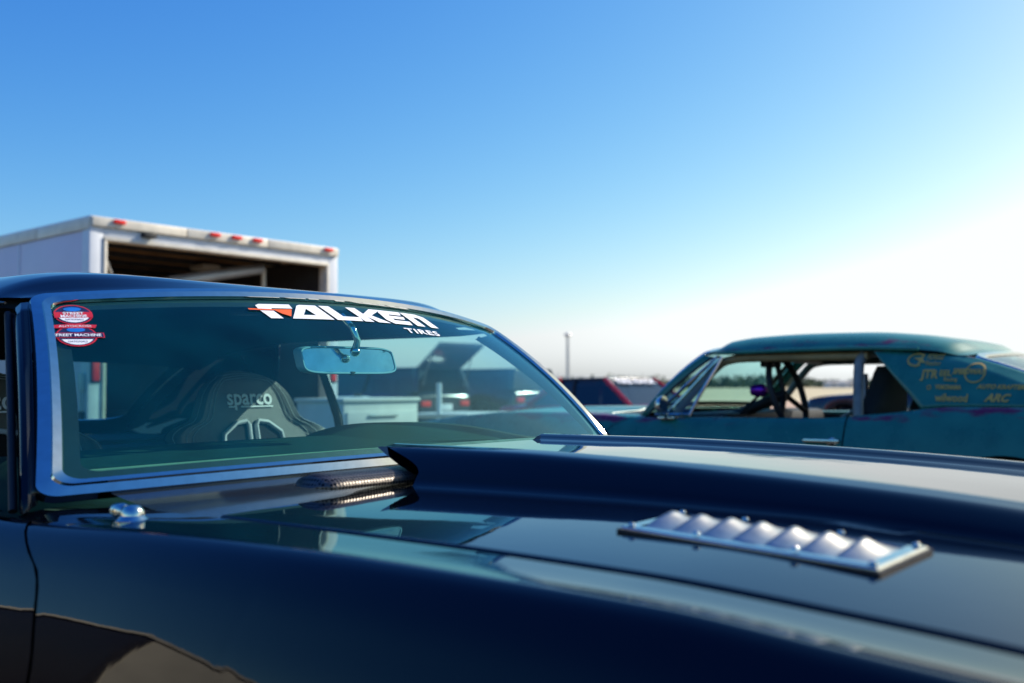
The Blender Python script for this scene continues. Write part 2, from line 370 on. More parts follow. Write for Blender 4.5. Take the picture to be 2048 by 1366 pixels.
def rrect(n, cu, cv):
    """n points round a unit square with rounded corners, spread evenly along the edges"""
    m = n//8; out = []
    for q in range(4):
        # edge q then its corner
        for i in range(m):
            t = lerp(-1, 1, (i+.5)/m)
            if q == 0: out.append((1, t*(1-cv)))
            elif q == 1: out.append((-t*(1-cu), 1))
            elif q == 2: out.append((-1, -t*(1-cv)))
            else: out.append((t*(1-cu), -1))
        sx, sy = ((1, 1), (-1, 1), (-1, -1), (1, -1))[q]; a0 = (0, pi/2, pi, 3*pi/2)[q]
        for i in range(m):
            a = a0+pi/2*(i+.5)/m; out.append((sx*(1-cu)+cu*cos(a), sy*(1-cv)+cv*sin(a)))
    return out
def shell(root, pm, teal=False):
    P = {}
    for s in (-1, 1):
        # front fender: gap flange, flat top, ridge, side
        pre = [(.622, -.035), (.622, -.004), (.626, 0), (.655, .02), (.68, .10), (.700, .40), (.714, .88)]
        nb = len(pre); NV = nb-1+26
        def fen(u, w_, s=s):
            j = w_*NV
            if j < nb:
                j = int(round(j)); Y, k = pre[j]; x = lerp(-.03, 1.82, u)
                zz = zg(x)+k if k < 0 else zg(x)+k*(zr(x)-zg(x)); sc = lerp(1, Yr(x)/.724, sstep(1.2, 1.8, x))*(1+(Yr(x)/.724-1)*sstep(.62, .72, Y)*(1 if x < .3 else 0))
                return (x, s*Y*sc, zz)
            v = (j-nb)/(NV-nb); x = lerp(-.03, 1.82, u)
            d0 = (v**1.6)*.62; x = lerp(xg(d0), 1.82, u)
            return side_pt(x, v, s)
        o = grid('fender', fen, 110, NV, pm, root, 0, up=(0, s, .3)); P['fender', s] = o
        # door
        def door(u, w_, s=s):
            j = w_*30
            if j < 3:
                x = lerp(-1.132, .02, u); return (x, s*(Yr(x)-(.05, .045, .008)[int(j)]), zr(x)-(.05, .004, 0)[int(j)])
            v = (j-3)/27; d0 = (v**1.6)*.62; x = lerp(-1.132, xg(d0)-.007, u); return side_pt(x, v, s)
        P['door', s] = grid('door', door, 40, 30, pm, root, 0, up=(0, s, .3))
        # rear quarter
        def qtr(u, w_, s=s):
            j = w_*30; x = lerp(-2.86, -1.139, u)
            if j < 3: return (x, s*(Yr(x)-(.06, .05, .010)[int(j)]), zr(x)-(.05, -.002, -.001)[int(j)])
            return side_pt(x, (j-3)/27, s)
        P['quarter', s] = grid('rear_quarter_panel', qtr, 90, 30, pm, root, 0, up=(0, s, .3))
        # roof pillar at the rear
        q00, q01, q10, q11 = (-1.45, .738, .900), (-1.19, .592, 1.160), (-2.24, .665, .872), (-1.60, .565, 1.120)
        def cp(u, v, s=s):
            e = u
            b = [lerp(q00[i], q10[i], e) for i in range(3)]; b[2] = zr(b[0])+.004; b[1] = Yr(b[0])-.035
            if e > .75: b[1] = lerp(Yr(b[0])-.035, q10[1], (e-.75)/.25)
            t = [lerp(q01[i], q11[i], e) for i in range(3)]
            p = [lerp(b[i], t[i], v) for i in range(3)]
            k = 4*v*(1-v)
            p[1] += .014*k; p[2] += .012*k*e
            if v < .3: p[1] += .012*(1-v/.3)**2
            return (p[0], s*p[1], p[2])
        P['cp', s] = cp
        P['cpillar', s] = grid('roof_pillar', cp, 24, 18, pm, root, .012, up=(0, s, .3))
        # front pillar
        def ap(u, v, s=s):
            # u: around the section from windscreen trim to the side window; v up
            b0 = Vector((-.025, .702, .860)); b1 = Vector((-.010, .722, .855)); b2 = Vector((-.012, .730, .850)); b3 = Vector((-.055, .715, .848))
            t0 = Vector((-.325, .582, 1.160)); t1 = Vector((-.325, .594, 1.158)); t2 = Vector((-.331, .600, 1.150)); t3 = Vector((-.375, .590, 1.140))
            B = [b0, b1, b2, b3]; T = [t0, t1, t2, t3]; f = u*3; i = min(2, int(f)); t = f-i
            p = B[i].lerp(B[i+1], t).lerp(T[i].lerp(T[i+1], t), v)
            p += Vector((.035, .012, .02))*4*v*(1-v)*.5
            return (p.x, s*p.y, p.z)
        P['apillar', s] = grid('windscreen_pillar', ap, 9, 16, pm, root, .006, sharp=60, up=(0, s, .3))
        tube('window_channel', [(lerp(-.055, -.372, t)+.015*4*t*(1-t), s*(lerp(.722, .594, t)+.006*4*t*(1-t)), lerp(.850, 1.142, t)+.01*4*t*(1-t)) for t in [i/14 for i in range(15)]], .006, 'rubber', root)
        # roof side rail with drip moulding
        tube('drip_rail', [(x, s*(.612+.004*sin((x+.4)*3)-.02*sstep(-1.0, -1.5, x)), 1.158+.006*sin((x+.35)/-1.4*pi)-.012*sstep(-1.1, -1.5, x)) for x in [-.34-i*1.06/20 for i in range(21)]], [.002, .006, .009]+[.010]*18, pm, root)
    # windscreen
    def G(u, v, off=0.):
        b = Vector((.065-.095*u*u, .665*u, .900-.014*u*u)); t = Vector((-.215-.085*u*u, .557*u, 1.186-.030*u*u))
        n = Vector((.72, .30*u, .66)).normalized()
        return b.lerp(t, v)+Vector((.66, 0, .75))*(.018*4*v*(1-v))+n*off
    zc = spl([(-1.72, 1.135), (-1.65, 1.155), (-1.5, 1.200), (-1.35, 1.228), (-1.1, 1.249), (-.8, 1.2535), (-.55, 1.247), (-.42, 1.232), (-.32, 1.215), (-.25, 1.203)])
    ze = spl([(-1.7, 1.10), (-1.6, 1.118), (-1.45, 1.145), (-1.2, 1.164), (-.6, 1.173), (-.33, 1.172)])
    def roof(u, v):
        t = 2*v-1; t = (abs(t)**.6)*(1 if t > 0 else -1)
        gp = G(t*1.048, .5+.5*(1+.0388/.205), -.006)
        x1 = -1.66+.06*t*t; x = lerp(gp.x, x1, u)
        yw = .603-.028*sstep(-1.2, -1.75, x)-.008*sstep(-.5, -.32, x)
        k_ = sstep(0, .09, u); k2 = sstep(.92, 1, u)
        zf = ze(x)+(zc(x)-ze(x))*(1-abs(t)**7.0)
        zf = lerp(zf, 1.146-.025*t*t, k2); yw = lerp(yw, .572, k2)
        return (x, lerp(gp.y, yw*t, k_), lerp(gp.z+.06*u, zf, k_))
    P['roof'] = grid('roof', roof, 48, 48, pm, root, 0, up=(0, 0, 1))
    def hl(u, v):
        p = roof(.035+.945*u, .02+.96*v); return (p[0], p[1], p[2]-.024-.022*sstep(.86, 1, u))
    grid('headliner', hl, 24, 24, 'head', root, 0)
    P['G'] = G
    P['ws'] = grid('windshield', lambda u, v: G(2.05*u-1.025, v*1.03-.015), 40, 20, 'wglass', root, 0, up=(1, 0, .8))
    def outline(e, off, n=160):
        pts = []
        for pu, pv in rrect(n, .045, .10):
            hv = .205; hu = .61
            pts.append(G(pu*(1+e/hu), .5+.5*pv*(1+e*lerp(.80, 1.10, .5+.5*pv)/hv), off))
        return pts
    rings = [outline(.000, .001), outline(.002, .007), outline(.013, .011), outline(.015, .0075), outline(.031, .0055), outline(.035, -.006), outline(.028, -.016)]
    n = len(rings[0]); V = [p for r in rings for p in r]
    Fc = [(i*n+k, (i+1)*n+k, (i+1)*n+(k+1) % n, i*n+(k+1) % n) for i in range(len(rings)-1) for k in range(n)]
    mk('windshield_trim', V, Fc, 'chrome', root, True, 30)
    rr = [outline(-.020, -.003), outline(.004, -.003)]
    V = [p for r in rr for p in r]; Fc = [(k, (k+1) % n, n+(k+1) % n, n+k) for k in range(n)]
    mk('windshield_seal', V, Fc, 'rubber', root)
    # rear window and its trim
    def RG(u, v, off=0):
        b = Vector((-2.22+.06*u*u, .655*u, .885)); t = Vector((-1.66+.06*u*u, .555*u, 1.140-.025*u*u))
        return b.lerp(t, v)+Vector((-.4, 0, .9))*(.02*4*v*(1-v)+off)
    grid('rear_window', lambda u, v: RG(2*u-1, v), 20, 12, 'glass', root, 0, up=(-1, 0, 1))
    def rout(e, off, n=120):
        pts = []
        for pu, pv in rrect(n, .16, .22):
            pts.append(RG(pu*(1+e/.6), .5+.5*pv*(1+e/.3), off))
        return pts
    rings = [rout(-.035, .001), rout(-.028, .010), rout(-.004, .012), rout(.004, -.004)]
    n = 120; V = [p for r in rings for p in r]
    Fc = [(i*n+k, i*n+(k+1) % n, (i+1)*n+(k+1) % n, (i+1)*n+k) for i in range(3) for k in range(n)]
    mk('rear_window_trim', V, Fc, 'chrome', root, True, 30)
    rings = [rout(-.050, -.006), rout(.030, -.016)]; V = [p for r in rings for p in r]
    mk('rear_window_seal', V, [(k, (k+1) % n, n+(k+1) % n, n+k) for k in range(n)], 'rubber', root)
    for s in (-1, 1):
        tube('rear_window_moulding', [RG(s*.955, v_, -.022) for v_ in [.04+.92*i/12 for i in range(13)]], .0055, 'steel', root, 8)
        if teal: continue
        bar = tube('quarter_window_bar', [(-1.045, s*.712, .86), (-1.038, s*.690, .93), (-1.030, s*.628, 1.06), (-1.025, s*.592, 1.145)], .011, 'dark', root, 8)
        tube('bar_trim', [(-1.030, s*.716, .86), (-1.023, s*.694, .93), (-1.015, s*.630, 1.06), (-1.010, s*.594, 1.145)], .004, 'steel', bar, 6)
    # deck behind the rear window, tail, bumpers
    def deck(u, v):
        x = lerp(-2.33, -2.86, u); t = 2*v-1; Y = (Yr(x)-.03)
        return (x, Y*t, zr(x)+.006*(1-t*t)-.004-.02*u*u)
    grid('boot_lid', deck, 12, 16, pm, root, .01, up=(0, 0, 1))
    def tail(u, v):
        z = lerp(zr(-2.86)-.02, .25, u); t = 2*v-1
        return (-2.87-.05*sin(u*pi)-.0*t*t, t*(.66+.12*sin(min(1, u*1.4)*pi/2)), z)
    grid('tail_panel', tail, 10, 16, pm, root, .01)
    for s in (-1, 1): box('tail_lamp', (-2.925, s*.48, .66), (.03, .38, .12), 'redlens', root, .02)
    for nm, bx, bz in (('rear_bumper', -2.96, .50), ('front_bumper', 1.90, .46)):
        box(nm, (bx, 0, bz), (.08, 1.70, .12), 'chrome', root, .03)
    # nose
    def nose(u, v):
        t = 2*v-1; z = lerp(zg(1.82)-.01, .40, u); return (1.80+.06*sin(u*pi)+.04*(1-t*t), t*.80*(1-.12*(1-u)), z)
    grid('nose_panel', nose, 10, 20, 'dark', root, .01)
    for s in (-1, 1):
        lathe('headlamp', [(.0, .06), (.05, .055), (.085, .03), (.095, .0), (.10, -.03)], 'steel', root, 24, 'x', (1.85, s*.60, .62))
    box('front_valance', (1.80, 0, .30), (.12, 1.45, .20), pm, root, .03)
    # floor pan and dark inner bodywork
    box('floor_pan', (-.55, 0, .27), (4.2, 1.50, .05), 'fiber', root, .01)
    box('firewall', (.10, 0, .56), (.03, 1.36, .54), 'dark', root, .01)
    box('parcel_shelf', (-2.0, 0, .845), (.62, 1.26, .02), 'head', root, .008)
    box('rear_seat', (-1.66, 0, .60), (.16, 1.20, .48), 'seatdk', root, .06)
    for s in (-1, 1):
        box('door_card', (-.45, s*.70, .58), (1.15, .03, .50), 'seatdk', root, .012)
        box('inner_quarter_trim', (-1.45, s*.70, .60), (.85, .03, .50), 'seatdk', root, .012)
        box('inner_wing', (1.0, s*.60, .56), (1.5, .03, .42), 'dark', root, .01)
    # wheels
    for ax in (AX_F, AX_R):
        for s in (-1, 1):
            wheel(root, ax, s*.80, .325, .325, .235, s)
    return P

def wheel(root, x, y, z, r, wd, s, spokes=5):
    h = wd/2
    t = lathe('wheel', [(r*.66, -h*.9), (r*.80, -h), (r*.95, -h*.92), (r, -h*.7), (r, h*.7), (r*.95, h*.92), (r*.80, h), (r*.66, h*.9)], 'rubber', root, 36, 'y', (x, y, z))
    lathe('rim', [(r*.66, -h*.9*s), (r*.62, h*.3*s), (r*.66, h*.9*s), (r*.68, h*.93*s)], 'alu', t, 36, 'y', (x, y, z))
    V = []; Fc = []
    for k in range(spokes):
        a = 2*pi*k/spokes; b = len(V)
        for rr, hw in ((.10*r, .05*r), (.65*r, .09*r)):
            for q in (-1, 1):
                for yy in (h*.35, h*.6):
                    V.append((x+rr*cos(a)-q*hw*sin(a), y+s*yy, z+rr*sin(a)+q*hw*cos(a)))
        Fc += [(b, b+1, b+3, b+2), (b+4, b+6, b+7, b+5), (b, b+4, b+5, b+1), (b+2, b+3, b+7, b+6), (b+1, b+5, b+7, b+3), (b, b+2, b+6, b+4)]
    mk('spokes', V, Fc, 'alu', t, False)
    lathe('hub_cap', [(0, h*.72*s), (.06*r, h*.7*s), (.15*r, h*.62*s), (.17*r, h*.3*s)], 'steel', t, 20, 'y', (x, y, z))
    return t

# ------------------------------------------------------------------ the black coupe
car = thing('muscle_car', 'black glossy classic coupe with cowl hood and lettered windshield nearest the camera', 'car')
P = shell(car, 'paint')
G = P['G']
# bonnet with raised cowl hump
HT = spl([(.10, .9245), (.4, .9245), (.55, .922), (.72, .917), (.98, .904), (1.2, .883), (1.45, .842), (1.65, .79), (1.80, .752)])
HC = spl([(.26, .014), (.6, .021), (.9, .026), (1.1, .029), (1.5, .030), (1.8, .02)])
def hood_base(x, y): return zg(x)+HC(x)*(1-(abs(y)/.617)**1.4)
HYS = [-.611, -.611, -.6085, -.604, -.595, -.57, -.52, -.47, -.42, -.37, -.33, -.30, -.285, -.275, -.268, -.262, -.256, -.250, -.244, -.238, -.230, -.222, -.212, -.200, -.188, -.178, -.168, -.158, -.148, -.135, -.10, -.05, 0.]
HYS = HYS+[-y for y in HYS[-2::-1]]
def hood(u, v):
    k = int(round(v*(len(HYS)-1))); y = HYS[k]
    nar = lerp(1, Yr(lerp(.262, 1.80, u))/.724, sstep(1.2, 1.8, lerp(.262, 1.80, u)))
    ay = abs(y); w_ = lerp(0, .030, sstep(.2, 1.1, lerp(.2, 1.8, u)))
    x = lerp(.262, 1.80, u)
    if k in (0, len(HYS)-1): return (x, y*nar, zg(x)-.035)
    if k in (1, len(HYS)-2): return (x, y*nar, hood_base(x, y)-.0025)
    if ay < .262:      # hump overhangs rearwards
        back = .115*sstep(.264, .218, ay)
        x = lerp(.262-back, 1.80, u)
    base = hood_base(x, y)
    top = HT(x)
    ayw = ay-w_*(1 if ay < .3 else 0)
    f = sstep(.272, .222, ay)
    f = max(0, min(1, (.274-ay)/.050)); f = f**.75 if f < 1 else 1
    rec = -.011*sstep(.196, .160, ay)
    z = lerp(base, max(base, top), f)+rec*sstep(.0, .03, top-base)
    if ay >= .2 and ay < .29: z -= .004*exp(-((ay-.218)/.012)**2)
    yy = y*nar
    if .15 < ay < .31: yy = (ay+w_*sstep(.31, .27, ay)*sstep(.12, .16, ay))*(1 if y > 0 else -1)*nar
    return (x, yy, z)
ho = grid('hood', hood, 90, len(HYS)-1, 'paint', car, 0, sharp=70, up=(0, 0, 1))
# underside lip that closes the rear of the hump
def lip(u, v):
    y = lerp(-.245, .245, v); x = lerp(.152, .30, u); z0 = HT(.14)-.004-(.011 if abs(y) < .16 else 0)
    return (x, y, lerp(z0, .872, u)-.012*sin(u*pi))
grid('hood_scoop_back', lip, 6, 20, 'paint', car, 0)
# cowl panel between hood and glass
def cowl(u, v):
    y = lerp(-.612, .612, v); x0 = .256; x1 = .078-.095*(y/.665)**2
    return (lerp(x0, x1, u), y, lerp(hood_base(x0, y)-.006, .881-.014*(y/.665)**2, u)-.008*sin(u*pi))
grid('cowl_panel', cowl, 10, 30, 'satin', car, 0, up=(0, 0, 1))
# perforated cowl screen: a half round bar with domed ends
def scr(u, v):
    y = lerp(-.42, .42, v); e = sqrt(max(0, 1-max(0, (abs(y)-.39)/.03)**2)); t = lerp(-.15, pi+.15, u)
    return (.190+.045*cos(t)*(.35+.65*e), y, .872+.019*sin(t)*e)
grid('cowl_screen', scr, 14, 60, 'grille', car, 0, up=(0, 0, 1))
# louvre panels
for s in (-1, 1):
    cx, cy = .903, s*.430; yaw = s*.0
    zb = hood_base(cx, cy)
    def lm(x, y, h, s=s):
        a = radians(4.5)*s
        xx = cx+x*cos(a)-y*sin(a); yy = cy+x*sin(a)+y*cos(a)
        return (xx, yy, hood_base(xx, yy)+h)
    L2, W2 = .136, .054
    bm = bmesh.new()
    fr = []
    oc = [(-L2, -W2), (L2, -W2), (L2, W2), (-L2, W2)]; ic = [(-L2+.014, -W2+.012), (L2-.014, -W2+.012), (L2-.014, W2-.012), (-L2+.014, W2-.012)]
    V = []
    for h, cs in ((.0035, oc), (.0045, oc), (.0062, [(x*.985, y*.965) for x, y in oc]), (.0062, ic), (.001, ic)):
        V += [lm(x, y, h) for x, y in cs]
    Fc = [(i*4+k, i*4+(k+1) % 4, i*4+4+(k+1) % 4, i*4+4+k) for i in range(4) for k in range(4)]
    lp = mk('louver_panel', V, Fc, 'chrome', car, False)
    oc2 = [(x+math.copysign(.003, x), y+math.copysign(.003, y)) for x, y in oc]
    mk('panel_gasket', [lm(x, y, -.003) for x, y in oc2]+[lm(x, y, .0036) for x, y in oc2]+[lm(x*.97, y*.94, .0038) for x, y in oc], [(i_*4+k, i_*4+(k+1) % 4, i_*4+4+(k+1) % 4, i_*4+4+k) for i_ in range(2) for k in range(4)], 'rubber', lp, False)
    mk('panel_base', [lm(x, y, .0025) for x, y in ic], [(0, 1, 2, 3)], 'void', lp, False)
    for i in range(7):
        x0 = -L2+.016+i*.0348
        def lv(u, v, x0=x0):
            t = 2*v-1; e = (1-abs(t)**1.5)
            return lm(x0+.036*(1-u)+.009*e*u, t*.041, .003+.0135*e*u**1.3)
        grid('louver', lv, 8, 14, 'alu', lp, .0012, up=(0, 0, 1))
    for (x, y) in [(-L2+.008, -W2+.008), (-.05, -W2+.008), (.055, -W2+.008), (L2-.008, -W2+.008), (-L2+.008, W2-.008), (-.05, W2-.008), (.055, W2-.008), (L2-.008, W2-.008)]:
        c = lm(x, y, .0065); lathe('rivet', [(.0042, 0), (.0040, .0012), (.0026, .0026), (0, .0031)], 'chrome', lp, 12, 'z', c)
# antenna base on the near fender
an = lathe('antenna_base', [(.020, -.004), (.020, .003), (.017, .006), (.014, .009), (.0135, .014), (.010, .019), (.007, .021), (0, .0215)], 'chrome', car, 24, 'z', (.195, -.690, .852))
lathe('antenna_nut', [(.0, -.018), (.008, -.018), (.010, -.011), (.010, .004), (.008, .008), (0, .009)], 'chrome', an, 16, 'x', (.172, -.690, .864))

# dash
DP = [(-.005, .850), (-.06, .856), (-.10, .862), (-.118, .876), (-.128, .888), (-.145, .8945), (-.19, .899), (-.28, .906), (-.38, .911), (-.42, .909), (-.452, .896), (-.468, .86), (-.462, .78), (-.43, .60)]
def dash(u, v):
    i = int(round(u*(len(DP)-1))); x, z = DP[i]; t = 2*v-1; y = t*.66
    return (x-.085*t*t*(1 if i < 8 else .4), y*(1 if i > 3 else .98), z-.012*t*t-.05*sstep(.9, 1., abs(t)))
dsh = grid('dashboard', dash, len(DP)-1, 40, 'dash', car, 0, sharp=60, up=(0, 0, 1))
def clus(u, v):
    y = lerp(.105, .655, v); t = (y-.38)/.275; e = max(0, 1-abs(t)**3.5)
    x = lerp(-.175-.05*t*t, -.50, u); bz = .900+.010*u-.012*(y/.66)**2
    return (x, y, bz-.010+(.010+.026*e*sin(min(1, u*1.5)*pi/2))*(1 if u < .9 else .0)+.0)
grid('instrument_hood', clus, 20, 28, 'dash', dsh, .004, sharp=60, up=(0, 0, 1))
for y0 in (-.40, -.05, .30):
    box('defroster_slot', (-.075+(-.05 if abs(y0) > .2 else 0), y0, .861), (.02, .22, .006), 'void', dsh, .002)
tube('dash_lip_highlight', [(lerp(-.128, -.128, 0)-.085*t*t-.002, t*.66, .8925-.012*t*t) for t in [-.93+1.86*i/40 for i in range(41)]], .0042, M['lip_highlight'], dsh, 8)  # pale strip added along the dash lip as its painted sunlit edge
# steering wheel behind the cluster
st = tube('steering_wheel', [(-.58+.09*cos(t)*.35,   .37+.165*sin(t), .715+.155*cos(t)) for t in [2*pi*i/36 for i in range(36)]], .015, 'rubber', car, 10, True)
tube('steering_column', [(-.58, .37, .715), (-.30, .37, .66)], .03, 'dark', st)
for t in (.6, 2.6, 4.7): tube('spoke', [(-.58, .37, .715), (-.58+.09*cos(t)*.35, .37+.165*sin(t), .715+.155*cos(t))], .011, 'alu', st, 8)

# interior mirror with polished back
mir = thing_root = None
MC = Vector((-.205, .003, 1.071)); MH, MV = .110, .0285
def mirror_out(k, off, n=64):
    out = []
    for i in range(n):
        t = 2*pi*i/n; c, s_ = cos(t), sin(t); q = 2/5.5
        yy = (abs(c)**q)*(1 if c > 0 else -1)*(MH-k); zz = (abs(s_)**q)*(1 if s_ > 0 else -1)*(MV-k)*(1-.10*(1 if c < 0 else -.6)*abs(c)*0)
        out.append(MC+Vector((off-zz*.36+yy*.14, yy, zz)))
    return out
rings = [mirror_out(.0045, .0085), mirror_out(.0035, .011), mirror_out(.0012, .011), mirror_out(0, .006), mirror_out(0, -.012), mirror_out(.003, -.015)]
n = 64; V = [p for r in rings for p in r]
Fc = [(i*n+k, i*n+(k+1) % n, (i+1)*n+(k+1) % n, (i+1)*n+k) for i in range(len(rings)-1) for k in range(n)]
mf = mk('rear_view_mirror', V, Fc, M['lblue'], car)
def mback(u, v):
    a = 2*pi*u; q = 2/5.5; c, s_ = cos(a), sin(a)
    yy = (abs(c)**q)*(1 if c > 0 else -1)*(MH-.004)*v; zz = (abs(s_)**q)*(1 if s_ > 0 else -1)*(MV-.004)*v
    return tuple(MC+Vector((.0088+.0012*(1-v*v)-zz*.36+yy*.14, yy, zz)))
grid('mirror_back', mback, 64, 8, 'steel', mf, 0, up=(1, 0, 0))
mk('mirror_glass', mirror_out(.003, -.0152), [tuple(range(64))], 'chrome', mf, False)
tube('mirror_stem', [(-.245, -.012, 1.178), (-.205, -.010, 1.160), (-.180, -.004, 1.135), (-.172, .002, 1.110), (-.180, .003, 1.090)], [.010, .0085, .0075, .007, .008], 'steel', mf, 12)
lathe('mirror_ball', [(0, -.011), (.006, -.009), (.010, -.004), (.011, 0), (.010, .004), (.006, .009), (0, .011)], 'steel', mf, 16, 'x', (-.180, .003, 1.088))
box('mirror_tab', (-.188, .003, 1.044), (.008, .012, .008), 'dark', mf, .002)
box('visor_clip', (-.36, -.13, 1.170), (.05, .045, .012), 'dark', car, .004)

# seats
HW = spl([(.30, .22), (.55, .235), (.70, .255), (.82, .275), (.885, .272), (.912, .235), (.925, .195), (.94, .178), (.965, .166), (1.0, .148), (1.03, .118), (1.05, .082), (1.062, .045), (1.068, .012)])
def seat(yc, label):
    def fx(z): return -1.02-.22*(z-1.0)-.03*sstep(.9, .75, z)*0
    def bol(t, z): return .014*sstep(.62, .97, abs(t))*sstep(1.07, .98, z)+.05*sstep(.7, 1., abs(t))*sstep(.92, .84, z)
    def front(u, v):
        t = 2*u-1; z = lerp(.32, 1.068, v**.8); hw = HW(z)
        return (fx(z)+bol(t, z)-.03*max(0, abs(t)-.9)/.1-.035*sstep(1.04, 1.07, z), yc+t*hw, z)
    b = grid('seat', front, 40, 60, 'seat', car, 0, sharp=60, up=(1, 0, 0))
    b['label'] = label
    def back(u, v):
        t = 2*u-1; z = lerp(.32, 1.068, v**.8); hw = HW(z)
        f = front(u, v); return (f[0]-.055*sqrt(max(0, 1-t*t))-.006, f[1], f[2]-.002)
    grid('seat_back_shell', back, 30, 40, 'seatdk', b, 0)
    box('seat_cushion', (-.78, yc, .40), (.50, .46, .16), 'seat', b, .05)
    # stitch lines
    for k, tt in enumerate((.70, .80, .955)):
        for q in (-1, 1):
            path = []
            for i in range(46):
                z = lerp(.70, 1.045-.012*k*0+.006*(k-1), i/45); t = q*tt*(1-.0*i)
                p = front((t+1)/2, ((z-.32)/.748)**1.25); path.append((p[0]+.0018, p[1], p[2]))
            tube('stitching', path, .0008, 'stitch', b, 5)
        zt = 1.045+.006*(k-1); path = []
        for i in range(25):
            t = lerp(-tt, tt, i/24); z = zt+.007*(1-(t/tt)**2)
            p = front((t+1)/2, ((z-.32)/.748)**1.25); path.append((p[0]+.0022, p[1], p[2]))
        tube('stitching', path, .0008, 'stitch', b, 5)
    # harness openings with moulded surrounds
    for q in (-1, 1):
        o_ = [(.020, .925), (.052, .921), (.094, .893), (.100, .86), (.100, .80), (.024, .80), (.013, .86), (.012, .915)]
        o_ = [(q*y, z) for y, z in o_]
        mk('harness_opening', [(fx(z)+.004, yc+y, z) for y, z in o_], [tuple(range(len(o_)))], 'void', b, False)
        tube('harness_surround', [(fx(z)+.006, yc+y, z) for y, z in o_], .0065, 'greyv', b, 8, True)
    def tm(x, y):
        z = .990+y; return (fx(z)+.0035, yc+.003+x, z)
    text('seat_lettering', 'sparco', .062, tm, 'white', b, .0012, width=.150)
    polys('seat_lettering_underline', [[(-.072, -.0265), (-.045, -.0265), (-.045, -.0225), (-.072, -.0225)], [(-.032, -.0265), (.076, -.0265), (.076, -.0225), (-.032, -.0225)]], tm, 'white', b)
    return b
seat(.350, 'far bucket seat partly lit by the sun')
seat(-.372, 'near bucket seat beside the open side window')

# windshield lettering and stickers on the outside of the glass
def wmap(u0, v0, ku, kv, shear=0.):
    return lambda x, y: tuple(G(u0+x*ku+shear*y, v0+y*kv, .0016))
# letter box coordinates: x 0..12.4, y 0..1
def SH(pl, x0, sh=-.55): return [[(x0+x-sh*0+(1-y)*(-sh)*0-sh*(1-y)*1.0*.0+y*sh*1.0*-0+(-sh)*(1-y)*0+ (1-y)*.55, y) for x, y in p] for p in pl]
t_ = .30
LET = []
LET += SH([[(.0, .62), (.12, .90), (.40, 1), (2.15, 1), (2.0, .70), (.80, .70), (.72, .62), (.68, 0), (0, 0)]], 0)
LET += SH([[(2.0-.9, 0), (2.05, .86), (2.3, 1), (2.8, 1), (2.8, .99), (2.42, .68), (2.05, .28), (2.8, .28), (2.8, 0)], [(2.42, .68), (2.8, .99), (2.8, 1), (2.95, 1), (3.2, 1), (3.2, 0), (2.8, 0), (2.8, .28)]][:0], 0)
LET += [[(1.75, 0), (2.55, .93), (2.75, 1), (3.15, 1), (2.98, .72), (2.55, .27), (3.3, .27), (3.42, 0)],
        [(3.15, 1), (3.75, 1), (4.25, 0), (3.55, 0), (3.42, 0), (3.3, .27), (2.98, .72)]]
LET += [[(3.95, 1), (4.62, 1), (5.02, .28), (6.15, .28), (6.15, 0), (4.45, 0)]]
LET += [[(5.75, 1), (6.42, 1), (6.95, 0), (6.3, 0)], [(6.62, .55), (7.45, 1), (8.3, 1), (7.2, .50), (8.2, 0), (7.3, 0), (6.72, .40)]]
LET += [[(8.0, .80), (8.2, 1), (9.9, 1), (9.75, .72), (8.75, .72), (8.68, .62), (9.85, .62), (9.75, .40), (8.72, .40), (8.78, .28), (9.98, .28), (9.92, 0), (8.5, 0), (8.1, .25)]]
LET += [[(9.95, 1), (11.3, 1), (11.9, .82), (12.25, 0), (11.55, 0), (11.3, .62), (11.15, .70), (10.75, .70), (11.05, 0), (10.35, 0)]]
ub, ut = -.405, .435
def fmap(x, y):
    X = x/12.25
    return tuple(G(lerp(-.398, .428, X), lerp(.838, .958, y)+.006*X, .0016))
ban = polys('windshield_banner', LET, fmap, 'white', P['ws'])
polys('banner_flash', [[(-.35, .66), (1.0, .60), (1.0, .52), (-.35, .56)], [(.95, .60), (2.05, .62), (1.72, .12), (1.30, .30)]], lambda x, y: tuple(Vector(fmap(x, y))+Vector((.0007, 0, .0007))), 'orange', P['ws'])
text('banner_lettering', 'TIRES', .05, lambda x, y: tuple(G(.292+x/.6, .785+y*1.12-x*.02, .0016)), 'white', P['ws'], .0012, width=.112, space=1.12)
